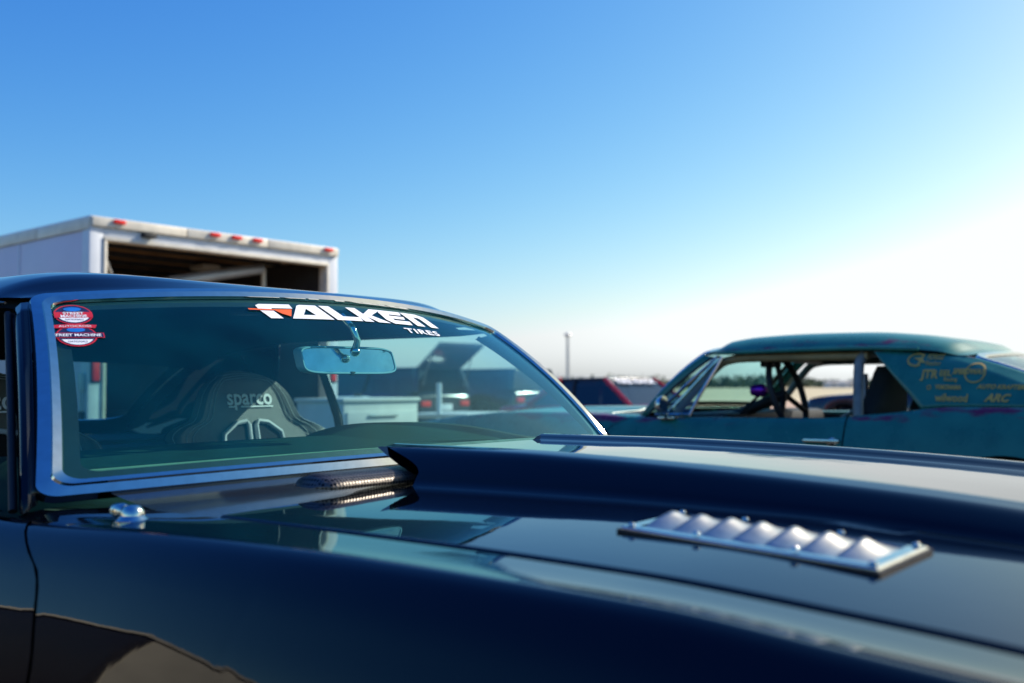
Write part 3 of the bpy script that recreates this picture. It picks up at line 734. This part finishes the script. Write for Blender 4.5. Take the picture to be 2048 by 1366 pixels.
def oval(u0, v0, bar):
    def m(dx, dy, h): 
        return tuple(G(u0+dx/.565, v0+dy/.355-dx*.25, .0012+h))
    ms = polys('windshield_sticker', [ell(0, 0, .0285, .0275 if not bar else .026)], lambda x, y: m(x, y, 0), 'redv', P['ws'])
    polys('sticker_field', [ell(0, 0, .0262, .0250 if not bar else .0235)], lambda x, y: m(x, y, .0003), 'navyv', ms)
    polys('sticker_band', [ell(0, .014, .013, .006)], lambda x, y: m(x, y, .0006), 'bluev', ms)
    polys('sticker_foot', [ell(0, -.0, .024, .0225, 20, pi+.45, 2*pi-.45)], lambda x, y: m(x, y, .0006), 'white', ms)
    if bar:
        polys('sticker_bar', [[(-.0385, -.006), (.0385, -.006), (.0385, .006), (-.0385, .006)]], lambda x, y: m(x, y, .0008), 'redv', ms)
        polys('sticker_bar_field', [[(-.037, -.0048), (.037, -.0048), (.037, .0048), (-.037, .0048)]], lambda x, y: m(x, y, .0010), 'navyv', ms)
        text('sticker_lettering', 'STREET MACHINE', .0085, lambda x, y: m(x, y, .0012), 'white', ms, .0002, width=.068)
        polys('sticker_crest', [[(-.028, .018), (.028, .018), (.031, .026), (0, .029), (-.031, .026)]], lambda x, y: m(x, y, .0010), 'redv', ms)
        text('sticker_crest_lettering', 'AUTOCROSS', .007, lambda x, y: m(x, y+.0225, .0012), 'white', ms, 0, width=.046)
    else:
        polys('sticker_bar', [[(-.0275, -.010), (.0275, -.010), (.0280, .006), (-.0280, .006)]], lambda x, y: m(x, y, .0008), 'redv', ms)
        text('sticker_lettering', 'STREET', .0095, lambda x, y: m(x, y+.0018, .0010), 'white', ms, .0002, width=.030)
        text('sticker_lettering', 'MACHINE', .0095, lambda x, y: m(x, y-.0060, .0010), 'white', ms, .0002, width=.038)
    text('sticker_small_lettering', 'NATIONALS', .006, lambda x, y: m(x, y-.0155, .0010), 'navyv', ms, 0, width=.026)
oval(-.948, .905, False)
oval(-.950, .748, True)

# ------------------------------------------------------------------ teal race coupe, parked the other way
tc_ = thing('race_coupe', 'worn teal and purple coupe with gold sponsor lettering and roll cage', 'car', (-1.50, 3.885, -.018), pi); tc_.scale = (1, 1, 1.035)
PT = shell(tc_, 'teal', True)
def hood_t(u, v):
    x = lerp(.262, 1.80, u); t = 2*v-1; return (x, t*.617*lerp(1, Yr(x)/.724, sstep(1.2, 1.8, x)), zg(x)+.012*(1-t*t)+.012*sstep(.5, .3, abs(t)))
grid('hood', hood_t, 30, 30, 'teal', tc_, .01, up=(0, 0, 1))
grid('cowl_panel', cowl, 8, 20, 'dark', tc_, 0, up=(0, 0, 1))
def wear_side(co):
    d = zr(co.x)-co.z; return max(0, 1-abs(d-.012)/.055)*(.6+.4*sin(co.x*3.1+.5))
for s in (-1, 1):
    for k in ('fender', 'door', 'quarter'): wear_attr(PT[k, s], wear_side)
    wear_attr(PT['cpillar', s], lambda co: max(0, 1-abs(co.z-lerp(1.160, 1.135, (co.x+1.19)/-.41))/.045) if co.x < -1.2 else 0)
wear_attr(PT['roof'], lambda co: .5*sstep(.50, .60, abs(co.y)))
# near-side trim: chrome vent window, mirror, door handle, fuel of lettering
vt = tube('vent_window_frame', [(-.115, .742, .858), (-.25, .690, .990), (-.405, .612, 1.142), (-.43, .612, 1.140), (-.405, .640, 1.08), (-.345, .700, .95), (-.315, .748, .856)], .009, 'chrome', tc_, 8, True)
tube('vent_window_bar', [(-.175, .742, .858), (-.30, .682, 1.0), (-.412, .622, 1.13)], .006, 'chrome', vt, 8)
mk('vent_pane', [(-.13, .738, .862), (-.40, .614, 1.135), (-.315, .745, .862)], [(0, 1, 2)], 'glass', vt, False)
dm = tube('door_mirror', [(-.20, .775, .842), (-.20, .80, .868), (-.205, .83, .892)], [.016, .009, .008], 'chrome', tc_, 12)
lathe('mirror_shell', [(0, .035), (.022, .030), (.040, .015), (.047, -.004), (.046, -.012), (0, -.012)], 'chrome', dm, 24, 'x', (-.205, .835, .905))
box('mirror_foot', (-.20, .772, .842), (.10, .035, .012), 'chrome', dm, .005)
dh = box('door_handle', (-1.04, .845, .755), (.17, .022, .018), 'chrome', tc_, .008)
lathe('handle_button', [(0, .022), (.018, .020), (.026, .010), (.028, 0), (.028, -.01)], 'chrome', dh, 20, 'y', (-1.085, .832, .745))
dh2 = box('door_handle', (-1.04, -.845, .755), (.17, .022, .018), 'chrome', tc_, .008)
# roll cage
def cage(path, r=.021, mat='cage'):
    P_ = [Vector(p) for p in path]; out = []
    for i in range(len(P_)-1):
        for k in range(6): out.append(P_[i].lerp(P_[i+1], k/6))
    out.append(P_[-1])
    for _ in range(2): out = [out[0]]+[(out[i-1]+out[i]*2+out[i+1])/4 for i in range(1, len(out)-1)]+[out[-1]]
    return tube('roll_cage_bar', out, r, mat, tc_, 10)
cage([(-.05, .60, .45), (-.14, .63, .84), (-.40, .565, 1.115), (-.50, .555, 1.135), (-1.16, .555, 1.130)])
cage([(-.05, -.60, .45), (-.14, -.63, .84), (-.40, -.565, 1.115), (-.50, -.555, 1.135), (-1.16, -.555, 1.130)], mat='cageg')
cage([(-1.13, .645, .45), (-1.135, .640, .86), (-1.12, .575, 1.10), (-1.14, .545, 1.145), (-1.14, 0, 1.165), (-1.14, -.545, 1.145), (-1.12, -.575, 1.10), (-1.135, -.640, .86), (-1.13, -.645, .45)], .024, 'cageg')
cage([(-.48, .55, 1.135), (-.46, 0, 1.15), (-.48, -.55, 1.135)], mat='cage')
cage([(-1.14, -.50, 1.12), (-.90, -.52, .98), (-.30, -.58, .62)], .02, 'cageg')
tube('b_pillar', [(-.90, -.735, .86), (-.93, -.61, 1.14)], .014, 'dark', tc_)
# dashboard, steering wheel, shift light, seat, mirror
td = box('dashboard', (-.33, 0, .80), (.26, 1.30, .13), 'dark', tc_, .04)
box('gauge_strip', (-.462, .34, .81), (.006, .11, .03), 'alu', td, .002)
sw = tube('steering_wheel', [(-.66+.055*cos(t), .34+.185*sin(t), .955+.185*cos(t)) for t in [2*pi*i/40 for i in range(40)]], .0165, 'rubber', tc_, 10, True)
for t in (.1, 2.2, 4.2): tube('spoke', [(-.64, .34, .955), (-.66+.055*cos(t), .34+.18*sin(t), .955+.18*cos(t))], .014, 'dark', sw, 8)
tube('steering_column', [(-.65, .34, .955), (-.30, .34, .82)], .028, 'dark', sw, 10)
lathe('shift_light', [(0, -.035), (.018, -.033), (.030, -.02), (.033, 0), (.030, .03), (.026, .045), (0, .045)], 'purple', tc_, 20, 'x', (-.56, .45, .975))
tube('shift_light_stalk', [(-.55, .44, .95), (-.42, .42, .85)], .008, 'dark', tc_, 8)
box('interior_mirror', (-.46, .10, 1.115), (.03, .22, .045), 'dark', tc_, .012)
TS = spl([(.30, .20), (.60, .23), (.86, .235), (.93, .20), (1.0, .145), (1.06, .12), (1.10, .105), (1.115, .07)])
def tseat(yc):
    def f(u, v):
        t = 2*u*1.0; a = 2*pi*u; z = lerp(.32, 1.085, v); hw = TS(z)*(1 if v < .97 else .8)
        c, s_ = cos(a), sin(a); q = .6
        return (-1.18-.20*(z-.9)+.055*(abs(c)**q)*(1 if c > 0 else -1)+.03*(s_*s_), yc+hw*(abs(s_)**q)*(1 if s_ > 0 else -1), z)
    b = grid('bucket_seat', f, 28, 24, 'seatdk', tc_, 0)
    V = [f(i/28, 1) for i in range(28)]; mk('seat_top', V, [tuple(range(28))], 'seatdk', b, False)
    box('seat_cushion', (-.92, yc, .42), (.46, .42, .15), 'seatdk', b, .05)
    box('harness_strap', (-1.105, yc+.09, .90), (.012, .045, .30), 'greyv', b, .004)
tseat(.36); tseat(-.36)
# sponsor lettering on the near rear pillar and quarter (their left side, y positive)
def pmap(x0, z0, sc=1., shear=.0):
    # text x runs towards the tail: seen from outside on the left, reading direction is -x local
    def f(x, y):
        X = x0-x*sc; Z = z0+y*sc-.02*x
        e, v = .4, .5                       # the pillar surface at this x and z
        fn = PT['cp', 1]
        for _ in range(12):
            p = fn(e, v); a = fn(e+.002, v); b = fn(e, v+.002)
            j11, j12, j21, j22 = (a[0]-p[0])/.002, (b[0]-p[0])/.002, (a[2]-p[2])/.002, (b[2]-p[2])/.002
            dt = j11*j22-j12*j21; rx, rz = X-p[0], Z-p[2]
            e = min(1.1, max(-.1, e+(rx*j22-rz*j12)/dt)); v = min(1.1, max(-.1, v+(rz*j11-rx*j21)/dt))
        return (X, fn(e, v)[1]+.004, Z+.001)
    return f
CPL = PT['cpillar', 1]
polys('sponsor_ring', ring(0, 0, .040, .030, .008, 26, .6, 5.3)+[[(.012, -.004), (.002, -.036), (.022, -.012), (.046, -.014), (.026, .002), (.028, .028), (.014, .010), (-.014, .008)]], pmap(-1.40, 1.105), 'goldv', CPL)
text('sponsor_lettering', 'FORGE', .034, pmap(-1.475, 1.115), 'goldv', CPL, .001, width=.072, shear=.2)
text('sponsor_lettering', 'Racing', .026, pmap(-1.475, 1.088), 'goldv', CPL, .0005, width=.06)
text('sponsor_lettering', 'JTR', .050, pmap(-1.470, 1.040), 'goldv', CPL, .002, width=.075)
text('sponsor_lettering', 'EEL', .034, pmap(-1.535, 1.044), 'goldv', CPL, .001, width=.05)
text('sponsor_lettering', 'Racing', .022, pmap(-1.560, 1.018), 'goldv', CPL, .0005, width=.055)
polys('sponsor_ring', ring(0, 0, .043, .043, .006, 34), pmap(-1.655, 1.045), 'goldv', CPL)
text('sponsor_lettering', 'SPEEDWAY', .030, pmap(-1.628, 1.050), 'goldv', CPL, .0015, width=.135, shear=.2)
text('sponsor_lettering', 'YOKOHAMA', .024, pmap(-1.555, .985), 'goldv', CPL, .0012, width=.11)
polys('sponsor_ring', ring(0, 0, .010, .010, .004, 16), pmap(-1.475, .985), 'goldv', CPL)
text('sponsor_lettering', 'AUTO KRAFTERS', .024, pmap(-1.770, .985), 'goldv', CPL, .001, width=.20, shear=.3)
text('sponsor_lettering', 'wilwood', .044, pmap(-1.575, .940), 'goldv', CPL, .0012, width=.135)
text('sponsor_lettering', 'ARC', .042, pmap(-1.755, .940), 'goldv', CPL, .002, width=.105, shear=.35)
text('rear_window_lettering', 'Racing', .05, lambda x, y: (-2.02+.9*y-.0, .40-x, 1.035+.42*y+.022), 'redv', tc_, .001, width=.14)

# ------------------------------------------------------------------ other vehicles
def simple_car(name, label, loc, rz, L, W, zb, zrf, mats, cab, group=None, hz=None, r=.31, hatch=False):
    """lofted body (rounded in section), separate roof, pillars, panes, wheels, lamps. cab = (front base, front top, rear top, rear base) x positions"""
    o = thing(name, label, 'car', loc, rz, group)
    hz = hz or zb-.10; body, roofm, gl = mats
    xs = [-L/2, -L/2+.06, -L/2+.25, cab[3], cab[3]+.25, 0, cab[0]-.2, cab[0], L/2-.5, L/2-.12, L/2]
    top = [zb-.12, zb-.05, zb-.02, zb, zb, zb, zb, zb, hz+.01, hz-.05, hz-.16]
    wd = [W*.43, W*.475, W*.495, W*.5, W*.5, W*.5, W*.5, W*.5, W*.49, W*.46, W*.40]
    ft, fw = spl(list(zip(xs, top))), spl(list(zip(xs, wd)))
    axs = (L/2-.85, -L/2+.85)
    def low(x):
        z = .20
        for ax in axs:
            d = abs(x-ax)
            if d < r+.06: z = max(z, r+sqrt((r+.06)**2-d*d))
        return z
    def side(u, v):
        x = lerp(-L/2, L/2, u); s = -1 if v < .5 else 1; k = abs(v-.5)*2
        T, w_ = ft(x), fw(x)
        if k < .45:
            y = w_*.90*(k/.45); return (x, s*y, T+.02*(1-(k/.45)**2))
        k2 = (k-.45)/.55; z = lerp(T, max(low(x), .2), k2**1.2); bul = sin(min(1, k2*1.8)*pi/2)
        return (x, s*w_*(.90+.10*bul-.05*max(0, k2-.6)), z)
    grid('body', side, 70, 40, body, o, .01, sharp=50)
    for x_ in (-L/2, L/2):
        t = ft(x_); mk('end_panel', [(x_, -fw(x_), .26), (x_, fw(x_), .26), (x_, fw(x_)*.93, t), (x_, -fw(x_)*.93, t)], [(0, 1, 2, 3)], body, o, False)
        for s in (-1, 1): box('tail_lamp' if x_ < 0 else 'headlamp', (x_*1.003, s*fw(x_)*.75, t-.10), (.04, .26, .11), 'redlens' if x_ < 0 else 'steel', o, .015)
        box('bumper', (x_*1.01, 0, .42), (.08, W*.86, .16), body if hatch else 'chrome', o, .03)
    box('number_plate', (-L/2-.035, 0, .62), (.01, .34, .14), 'white', o, .003)
    Wb, Wr = W*.44, W*.35
    B = {}
    for s in (-1, 1):
        B[s] = [Vector((cab[0], s*Wb, zb)), Vector((cab[1], s*Wr, zrf-.03)), Vector((cab[2], s*Wr, zrf-.04)), Vector((cab[3], s*Wb, zb))]
    def rf(u, v):
        t = 2*v-1; x = lerp(cab[1]+.03, cab[2]-.03, u); return (x, t*(Wr+.01), zrf-.035+.035*(1-abs(t)**3)*(.6+.4*sin(u*pi))+.0)
    ro = grid('roof', rf, 14, 14, roofm, o, .02, up=(0, 0, 1))
    for s in (-1, 1):
        b = B[s]
        for i, j, rad in ((0, 1, .035), (3, 2, .06)): tube('roof_pillar', [b[i].lerp(b[j], k/6) for k in range(7)], rad, body, o, 8)
        mid = (cab[0]+cab[3])/2-.1; tube('roof_pillar', [(mid, s*Wb, zb), (mid-.05, s*Wr, zrf-.03)], .03, 'dark', o, 8)
        tube('roof_rail', [b[1], b[2]], .025, roofm, o, 8)
        mk('side_window', [b[0]+Vector((-.03, 0, 0)), b[1]+Vector((-.03, 0, 0)), b[2], b[3]], [(0, 1, 2, 3)], gl, o, False)
    mk('front_window', [B[-1][0], B[1][0], B[1][1], B[-1][1]], [(0, 1, 2, 3)], gl, o, False)
    if not hatch: mk('rear_window', [B[-1][3], B[1][3], B[1][2], B[-1][2]], [(0, 1, 2, 3)], gl, o, False)
    box('interior', ((cab[0]+cab[3])/2, 0, zb-.22), (abs(cab[0]-cab[3])*.9, W*.8, .30), 'seatdk', o, .05)
    for s in (-.38, .38): box('seat_back', ((cab[0]+cab[3])/2-.15, s*W*.5, zb+.05), (.14, W*.26, .50), 'seatdk', o, .05)
    for ax in axs:
        for s in (-1, 1): wheel(o, ax, s*(W/2-.11), r, r, .21, s)
    return o, B, ft

def at(u, v, d):
    """a point of the lot along a sight line; used once to lay the lot out"""
    return mw.translation + (F_ + R_*((u-1024)/1991) - U_*((v-683)/1991))*d

# red coupe with black roof, nose towards the right
rc, RB, _ = simple_car('sports_coupe', 'red coupe with black roof and white windshield banner, beyond the black car', (-7.25, 12.0, 0), radians(-4), 4.3, 1.80, .73, 1.165, ('redp', 'blkp', 'dglass'), (.62, .02, -.85, -1.45), hz=.66)
def rmap(x, y):
    a = RB[-1][1].lerp(RB[-1][0], .17); b = RB[1][1].lerp(RB[1][0], .17); c = RB[-1][0]-RB[-1][1]
    p = (a+b)/2+(b-a).normalized()*x*1.-c.normalized()*y+Vector((.02, 0, .03)); return tuple(p)
text('windshield_lettering', 'TIRE RACK', .17, rmap, 'white', rc, .005, width=1.05)
box('hood_panel', (1.2, 0, .700), (1.0, 1.3, .02), 'silv', rc, .008)
# dark wagon with raised tailgate
wg, WB, _ = simple_car('hatchback_wagon', 'navy wagon with its tailgate raised, seen through the windshield', (-14.6, 13.3, 0), pi, 4.3, 1.75, .92, 1.44, ('navy', 'navy', 'dglass'), (1.15, .55, -1.95, -2.08), hz=.90, hatch=True)
tgp = mk('tailgate', [(-1.95, -.62, 1.42), (-1.95, .62, 1.42), (-2.62, .66, 1.90), (-2.62, -.66, 1.90), (-1.97, -.62, 1.38), (-1.97, .62, 1.38), (-2.60, .66, 1.84), (-2.60, -.66, 1.84)], [(0, 1, 2, 3), (7, 6, 5, 4), (0, 4, 5, 1), (1, 5, 6, 2), (2, 6, 7, 3), (3, 7, 4, 0)], 'silv', wg, False)
mk('tailgate_glass', [(-2.09, -.50, 1.545), (-2.09, .50, 1.545), (-2.40, .52, 1.768), (-2.40, -.52, 1.768)], [(0, 1, 2, 3)], 'dglass', tgp, False)
for s in (-1, 1): tube('gas_strut', [(-2.10, s*.60, 1.05), (-2.35, s*.60, 1.68)], .012, 'steel', wg, 8)
# dark 4x4 on the right of it, taller
sv, _, _ = simple_car('off_road_car', 'dark olive off-road car just behind the windshield far pillar', (-14.6, 16.35, 0), pi, 4.2, 1.85, .96, 1.45, ('dkgrn', 'dkgrn', 'dglass'), (1.05, .65, -1.95, -2.05), hz=1.0, r=.36, hatch=False)
for s in (-1, 1): lathe('roof_lamp', [(0, .03), (.05, .028), (.075, .01), (.08, -.03)], 'chrome', sv, 16, 'x', (-1.85, s*.35, 1.50))
# charcoal sedan seen through the teal car
sp0 = at(1890, 790, 17)
sd_, _, _ = simple_car('sedan', 'charcoal sedan glimpsed through the windows of the teal coupe', (sp0.x, sp0.y, 0), radians(174), 4.5, 1.78, .88, 1.30, ('char', 'char', 'glass'), (.75, .15, -1.05, -1.6), hz=.82)

# white cabinet, table, pole stand, drum near the trailer
cb = thing('tool_cabinet', 'white steel cabinet standing beside the trailer, seen through the windshield', 'cabinet', (-4.62, 3.98, 0), radians(0))
box('cabinet_body', (0, 0, .46), (.55, .78, .90), 'cab', cb, .012)
box('cabinet_top', (0, 0, .925), (.58, .81, .03), 'cab', cb, .008)
for i in range(3):
    d_ = box('drawer', (.279, 0, .20+i*.26), (.012, .72, .235), 'cab', cb, .004); box('handle', (.292, 0, .285+i*.26), (.014, .30, .018), 'steel', d_, .004)
for s in (-1, 1): lathe('castor', [(.0, -.015), (.04, -.015), (.04, .015), (0, .015)], 'rubber', cb, 16, 'y', (.18, s*.3, .04)); 
tp = at(925, 826, 9.6)
tb = thing('folding_table', 'white folding table behind the black car, seen through the windshield', 'table', (tp.x, tp.y, 0), radians(8))
box('table_top', (0, 0, .755), (.75, .95, .04), 'cab', tb, .012)
for sx in (-1, 1):
    for sy in (-1, 1): tube('leg', [(sx*.30, sy*.42, .735), (sx*.34, sy*.44, 0)], .013, 'galv', tb, 8)
pp = at(878, 800, 9.2)
ps = thing('pole_stand', 'thin grey pole stand beside the folding table', 'stand', (pp.x, pp.y, 0))
tube('pole', [(0, 0, .03), (0, 0, 1.06)], .024, 'twhite2', ps, 12)
for k in range(3): tube('foot', [(0, 0, .12), (.22*cos(k*2.1), .22*sin(k*2.1), .012)], .011, 'galv', ps, 8)
pd = at(705, 815, 10.2)
dr = thing('water_drum', 'pale blue plastic drum next to the trailer post', 'drum', (pd.x, pd.y, 0))
lathe('barrel', [(0, 0), (.17, 0), (.19, .03), (.19, .26), (.20, .28), (.20, .32), (.19, .34), (.19, .62), (.20, .64), (.20, .68), (.19, .70), (.19, .88), (.17, .93), (0, .935)], 'lblue', dr, 28, 'z')
lathe('cap', [(.04, .935), (.04, .965), (.0, .968)], 'dark', dr, 16, 'z', (.08, 0, 0))

# ------------------------------------------------------------------ enclosed trailer
tx, ty, tz, tw, tl = -6.11, 2.54, 2.378, 2.50, 7.0
tr = thing('enclosed_trailer', 'white enclosed trailer with open rear doorway and red marker lights', 'trailer', (tx, ty, 0))
FL = .50
def tpart(n, x0, x1, y0, y1, z0, z1, m, par=tr, bev=.006): return box(n, ((x0+x1)/2, (y0+y1)/2, (z0+z1)/2), (x1-x0, y1-y0, z1-z0), m, par, bev)
np_ = 6
for i in range(np_):    # side skin panels with raised seams
    x1 = -.06-i*(tl-.06)/np_; x0 = x1-(tl-.06)/np_+.004
    tpart('side_panel', x0, x1, 0, .035, FL, tz-.108, 'twhite', tr, .004)
    tpart('side_panel', x0, x1, tw-.035, tw, FL, tz-.108, 'twhite', tr, .004)
    tpart('side_seam', x0-.012, x0+.012, -.006, .0, FL, tz-.108, 'twhite2', tr, .002)
    for sx in (0.,):
        pass
for y0 in (-.014, tw-.03):
    for i in range(8): tpart('side_cap_rail', -tl+i*tl/8+.004, -tl+(i+1)*tl/8-.004, y0, y0+.044, tz-.105, tz-.012, 'tcap', tr, .008)
tpart('roof', -tl, 0, 0, tw, tz-.012, tz+.004, 'twhite2', tr, .004)
tpart('front_wall', -tl, -tl+.04, .036, tw-.036, FL, tz-.02, 'twhite2')
tpart('floor', -tl, 0, .036, tw-.036, FL-.08, FL, 'ply')
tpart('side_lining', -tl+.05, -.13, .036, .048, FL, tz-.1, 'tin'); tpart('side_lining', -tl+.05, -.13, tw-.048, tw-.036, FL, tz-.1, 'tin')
for i in range(12):
    x = -.35-i*.55
    tpart('ceiling_panel', x-.45, x, .05, tw-.05, tz-.060, tz-.045, 'ply', tr, .003)
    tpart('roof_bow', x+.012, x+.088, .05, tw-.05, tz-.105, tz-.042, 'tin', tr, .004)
for y in (.62, 1.9): tpart('ceiling_lamp', -1.45, -1.2, y-.10, y+.10, tz-.16, tz-.108, 'cab', tr, .02)
# rear frame
tpart('rear_post', -.12, 0, -.006, .105, FL-.08, tz-.082, 'twhite2', tr, .006); tpart('rear_post', -.12, 0, tw-.105, tw+.006, FL-.08, tz-.082, 'twhite2', tr, .006)
tpart('door_jamb', -.11, .012, .108, .135, FL, tz-.184, 'tcap', tr, .004); tpart('door_jamb', -.11, .012, tw-.135, tw-.108, FL, tz-.184, 'tcap', tr, .004)
hd = tpart('rear_header', -.12, -.002, .106, tw-.106, tz-.155, tz-.082, 'twhite2', tr, .006)
tpart('header_jamb', -.11, .012, .108, tw-.108, tz-.182, tz-.157, 'tcap', tr, .004)
for i in range(3): tpart('rear_cap_rail', -.05, .028, .0+i*tw/3+.003, (i+1)*tw/3-.003, tz-.080, tz-.006, 'tcap', tr, .010)
for y in (.22, 1.10, 1.32, 1.54, 2.36):
    lm_ = tpart('marker_light', .028, .052, y-.050, y+.050, tz-.046, tz-.012, 'redlens', tr, .010)
tpart('rear_camera', .0, .06, .42, .54, tz-.125, tz-.09, 'dark', tr, .012)
for s, y in ((0, .052), (1, tw-.052)):
    lt = box('tail_lamp', (.008, y, 1.18), (.02, .06, .19), 'redlens', tr, .028); box('lamp_bezel', (.003, y, 1.18), (.012, .08, .22), 'dark', lt, .004)
# side door latch rod
lt = tube('latch_rod', [(-.06, -.03, .70), (-.06, -.03, 1.12)], .012, 'galv', tr, 8); box('latch_handle', (-.06, -.03, 1.08), (.05, .04, .14), 'cab', lt, .012); box('latch_block', (-.06, -.028, .72), (.05, .045, .26), 'dark', lt, .01)
# ramp assist spring tube across the doorway, strut and cable
sp = tube('awning_tube', [(-.45, .95, 1.96), (-.42, 1.92, 2.165)], .052, 'galv', tr, 14); tube('awning_rod', [(-.46, .30, 1.80), (-.45, .95, 1.96)], .016, 'galv', sp, 10)
tube('door_post', [(-.40, 1.93, 2.16), (-.40, 1.93, FL)], .022, 'tcap', tr, 8)
tube('ramp_cable', [(-.02, .15, 2.03), (-.25, .42, 1.72), (-.6, .75, 1.40)], .010, 'galv', tr, 6)
# lowered ramp door, chassis, wheels
box('ramp_door', (.62, tw/2, .22), (1.28, tw-.3, .05), 'ply', tr, .01, Matrix.Rotation(radians(19), 3, 'Y'))
tpart('chassis_rail', -tl-.6, 0, .25, .33, FL-.2, FL-.082, 'dark'); tpart('chassis_rail', -tl-.6, 0, tw-.33, tw-.25, FL-.2, FL-.082, 'dark')
for x in (-3.2, -4.0):
    for s, y in ((-1, .10), (1, tw-.10)): wheel(tr, x, y, .34, .34, .20, s)
for y in (-.05, tw-.10): tpart('wheel_fender', -4.5, -2.7, y, y+.15, .72, .76, 'alu', tr, .01)

# trailer beside the photographer, visible as a reflection in the fender
nb = thing('cargo_trailer', 'low dark brown cargo trailer with cream end, mirrored in the near fender', 'trailer', (-3.1, -3.9, 0), radians(9))
box('trailer_body', (-2.4, 0, 1.10), (4.8, 2.0, 1.30), 'brown', nb, .03)
box('end_door', (.012, 0, 1.10), (.03, 1.9, 1.24), 'cream', nb, .01)
box('reflective_strip', (-2.4, 1.004, .52), (4.7, .012, .07), 'yellow', nb, .003)
box('roof_cap', (-2.4, 0, 1.765), (4.86, 2.06, .05), 'tcap', nb, .015)
box('trailer_chassis', (-2.3, 0, .42), (5.4, 1.2, .08), 'dark', nb, .01)
for s in (-1, 1): wheel(nb, -2.4, s*.92, .32, .32, .2, s)

# ------------------------------------------------------------------ far things
lp_ = at(1136, 760, 150)
lpo = thing('light_pole', 'tall pale light pole far off against the sky', 'light pole', (lp_.x, lp_.y, 0))
tube('pole', [(0, 0, 0), (0, 0, 8.7)], [.32, .20], 'galv', lpo, 12); lathe('lamp_head', [(0, 8.6), (.45, 8.65), (.55, 8.85), (.40, 9.1), (0, 9.15)], 'galv', lpo, 16, 'z')
def barn(name, label, u, d, wd, h, dep, yaw):
    p = at(u, 778, d); b = thing(name, label, 'building', (p.x, p.y, 0), yaw)
    box('wall', (0, 0, h/2), (wd, dep, h), 'bwall', b, .02)
    mk('roof', [(-wd/2-.3, -dep/2-.3, h), (wd/2+.3, -dep/2-.3, h), (wd/2+.3, dep/2+.3, h), (-wd/2-.3, dep/2+.3, h), (-wd/2-.3, 0, h*1.3), (wd/2+.3, 0, h*1.3)], [(0, 1, 5, 4), (2, 3, 4, 5), (0, 4, 3), (1, 2, 5)], 'broof', b, False)
    box('door', (0, -dep/2-.02, h*.35), (wd*.2, .06, h*.7), 'galv', b, .01)
    for k in (-1, 1):
        wv = box('window', (k*wd*.3, -dep/2-.02, h*.6), (wd*.12, .05, h*.25), 'dark', b, .01)
barn('low_building', 'long pale low building far off, framed by the teal car side window', 1680, 420, 12., 2.2, 6, radians(40))
# far tree line: reads as one mass
rng = random.Random(3); V = []; Fc = []
for k in range(420):
    ang = rng.uniform(-.05, .50); d = rng.uniform(460, 560)
    base = mw.translation+(F_+R_*ang)*d; hgt = rng.uniform(2.8, 6.0)*(1.25 if ang < .30 else .8); rad = rng.uniform(2.5, 5)
    for i in range(55):
        z = 1-sqrt(rng.random()); th = rng.uniform(0, 2*pi); rr = rad*sqrt(rng.random())*(1-.55*z)
        c = Vector((base.x+rr*cos(th), base.y+rr*sin(th), hgt*(.1+.9*z))); n_ = Vector((rng.uniform(-1, 1), rng.uniform(-1, 1), rng.uniform(-.3, 1))).normalized(); x_ = n_.orthogonal().normalized(); y_ = n_.cross(x_); s_ = rng.uniform(.35, .9); b = len(V)
        V += [c+x_*s_, c+y_*s_, c-x_*s_, c-y_*s_]; Fc.append((b, b+1, b+2, b+3))
tl_ = mk('tree_line', V, Fc, 'leaf', None, False); tl_['kind'] = 'stuff'; tl_['label'] = 'far line of trees along the field edge, green paled for haze'
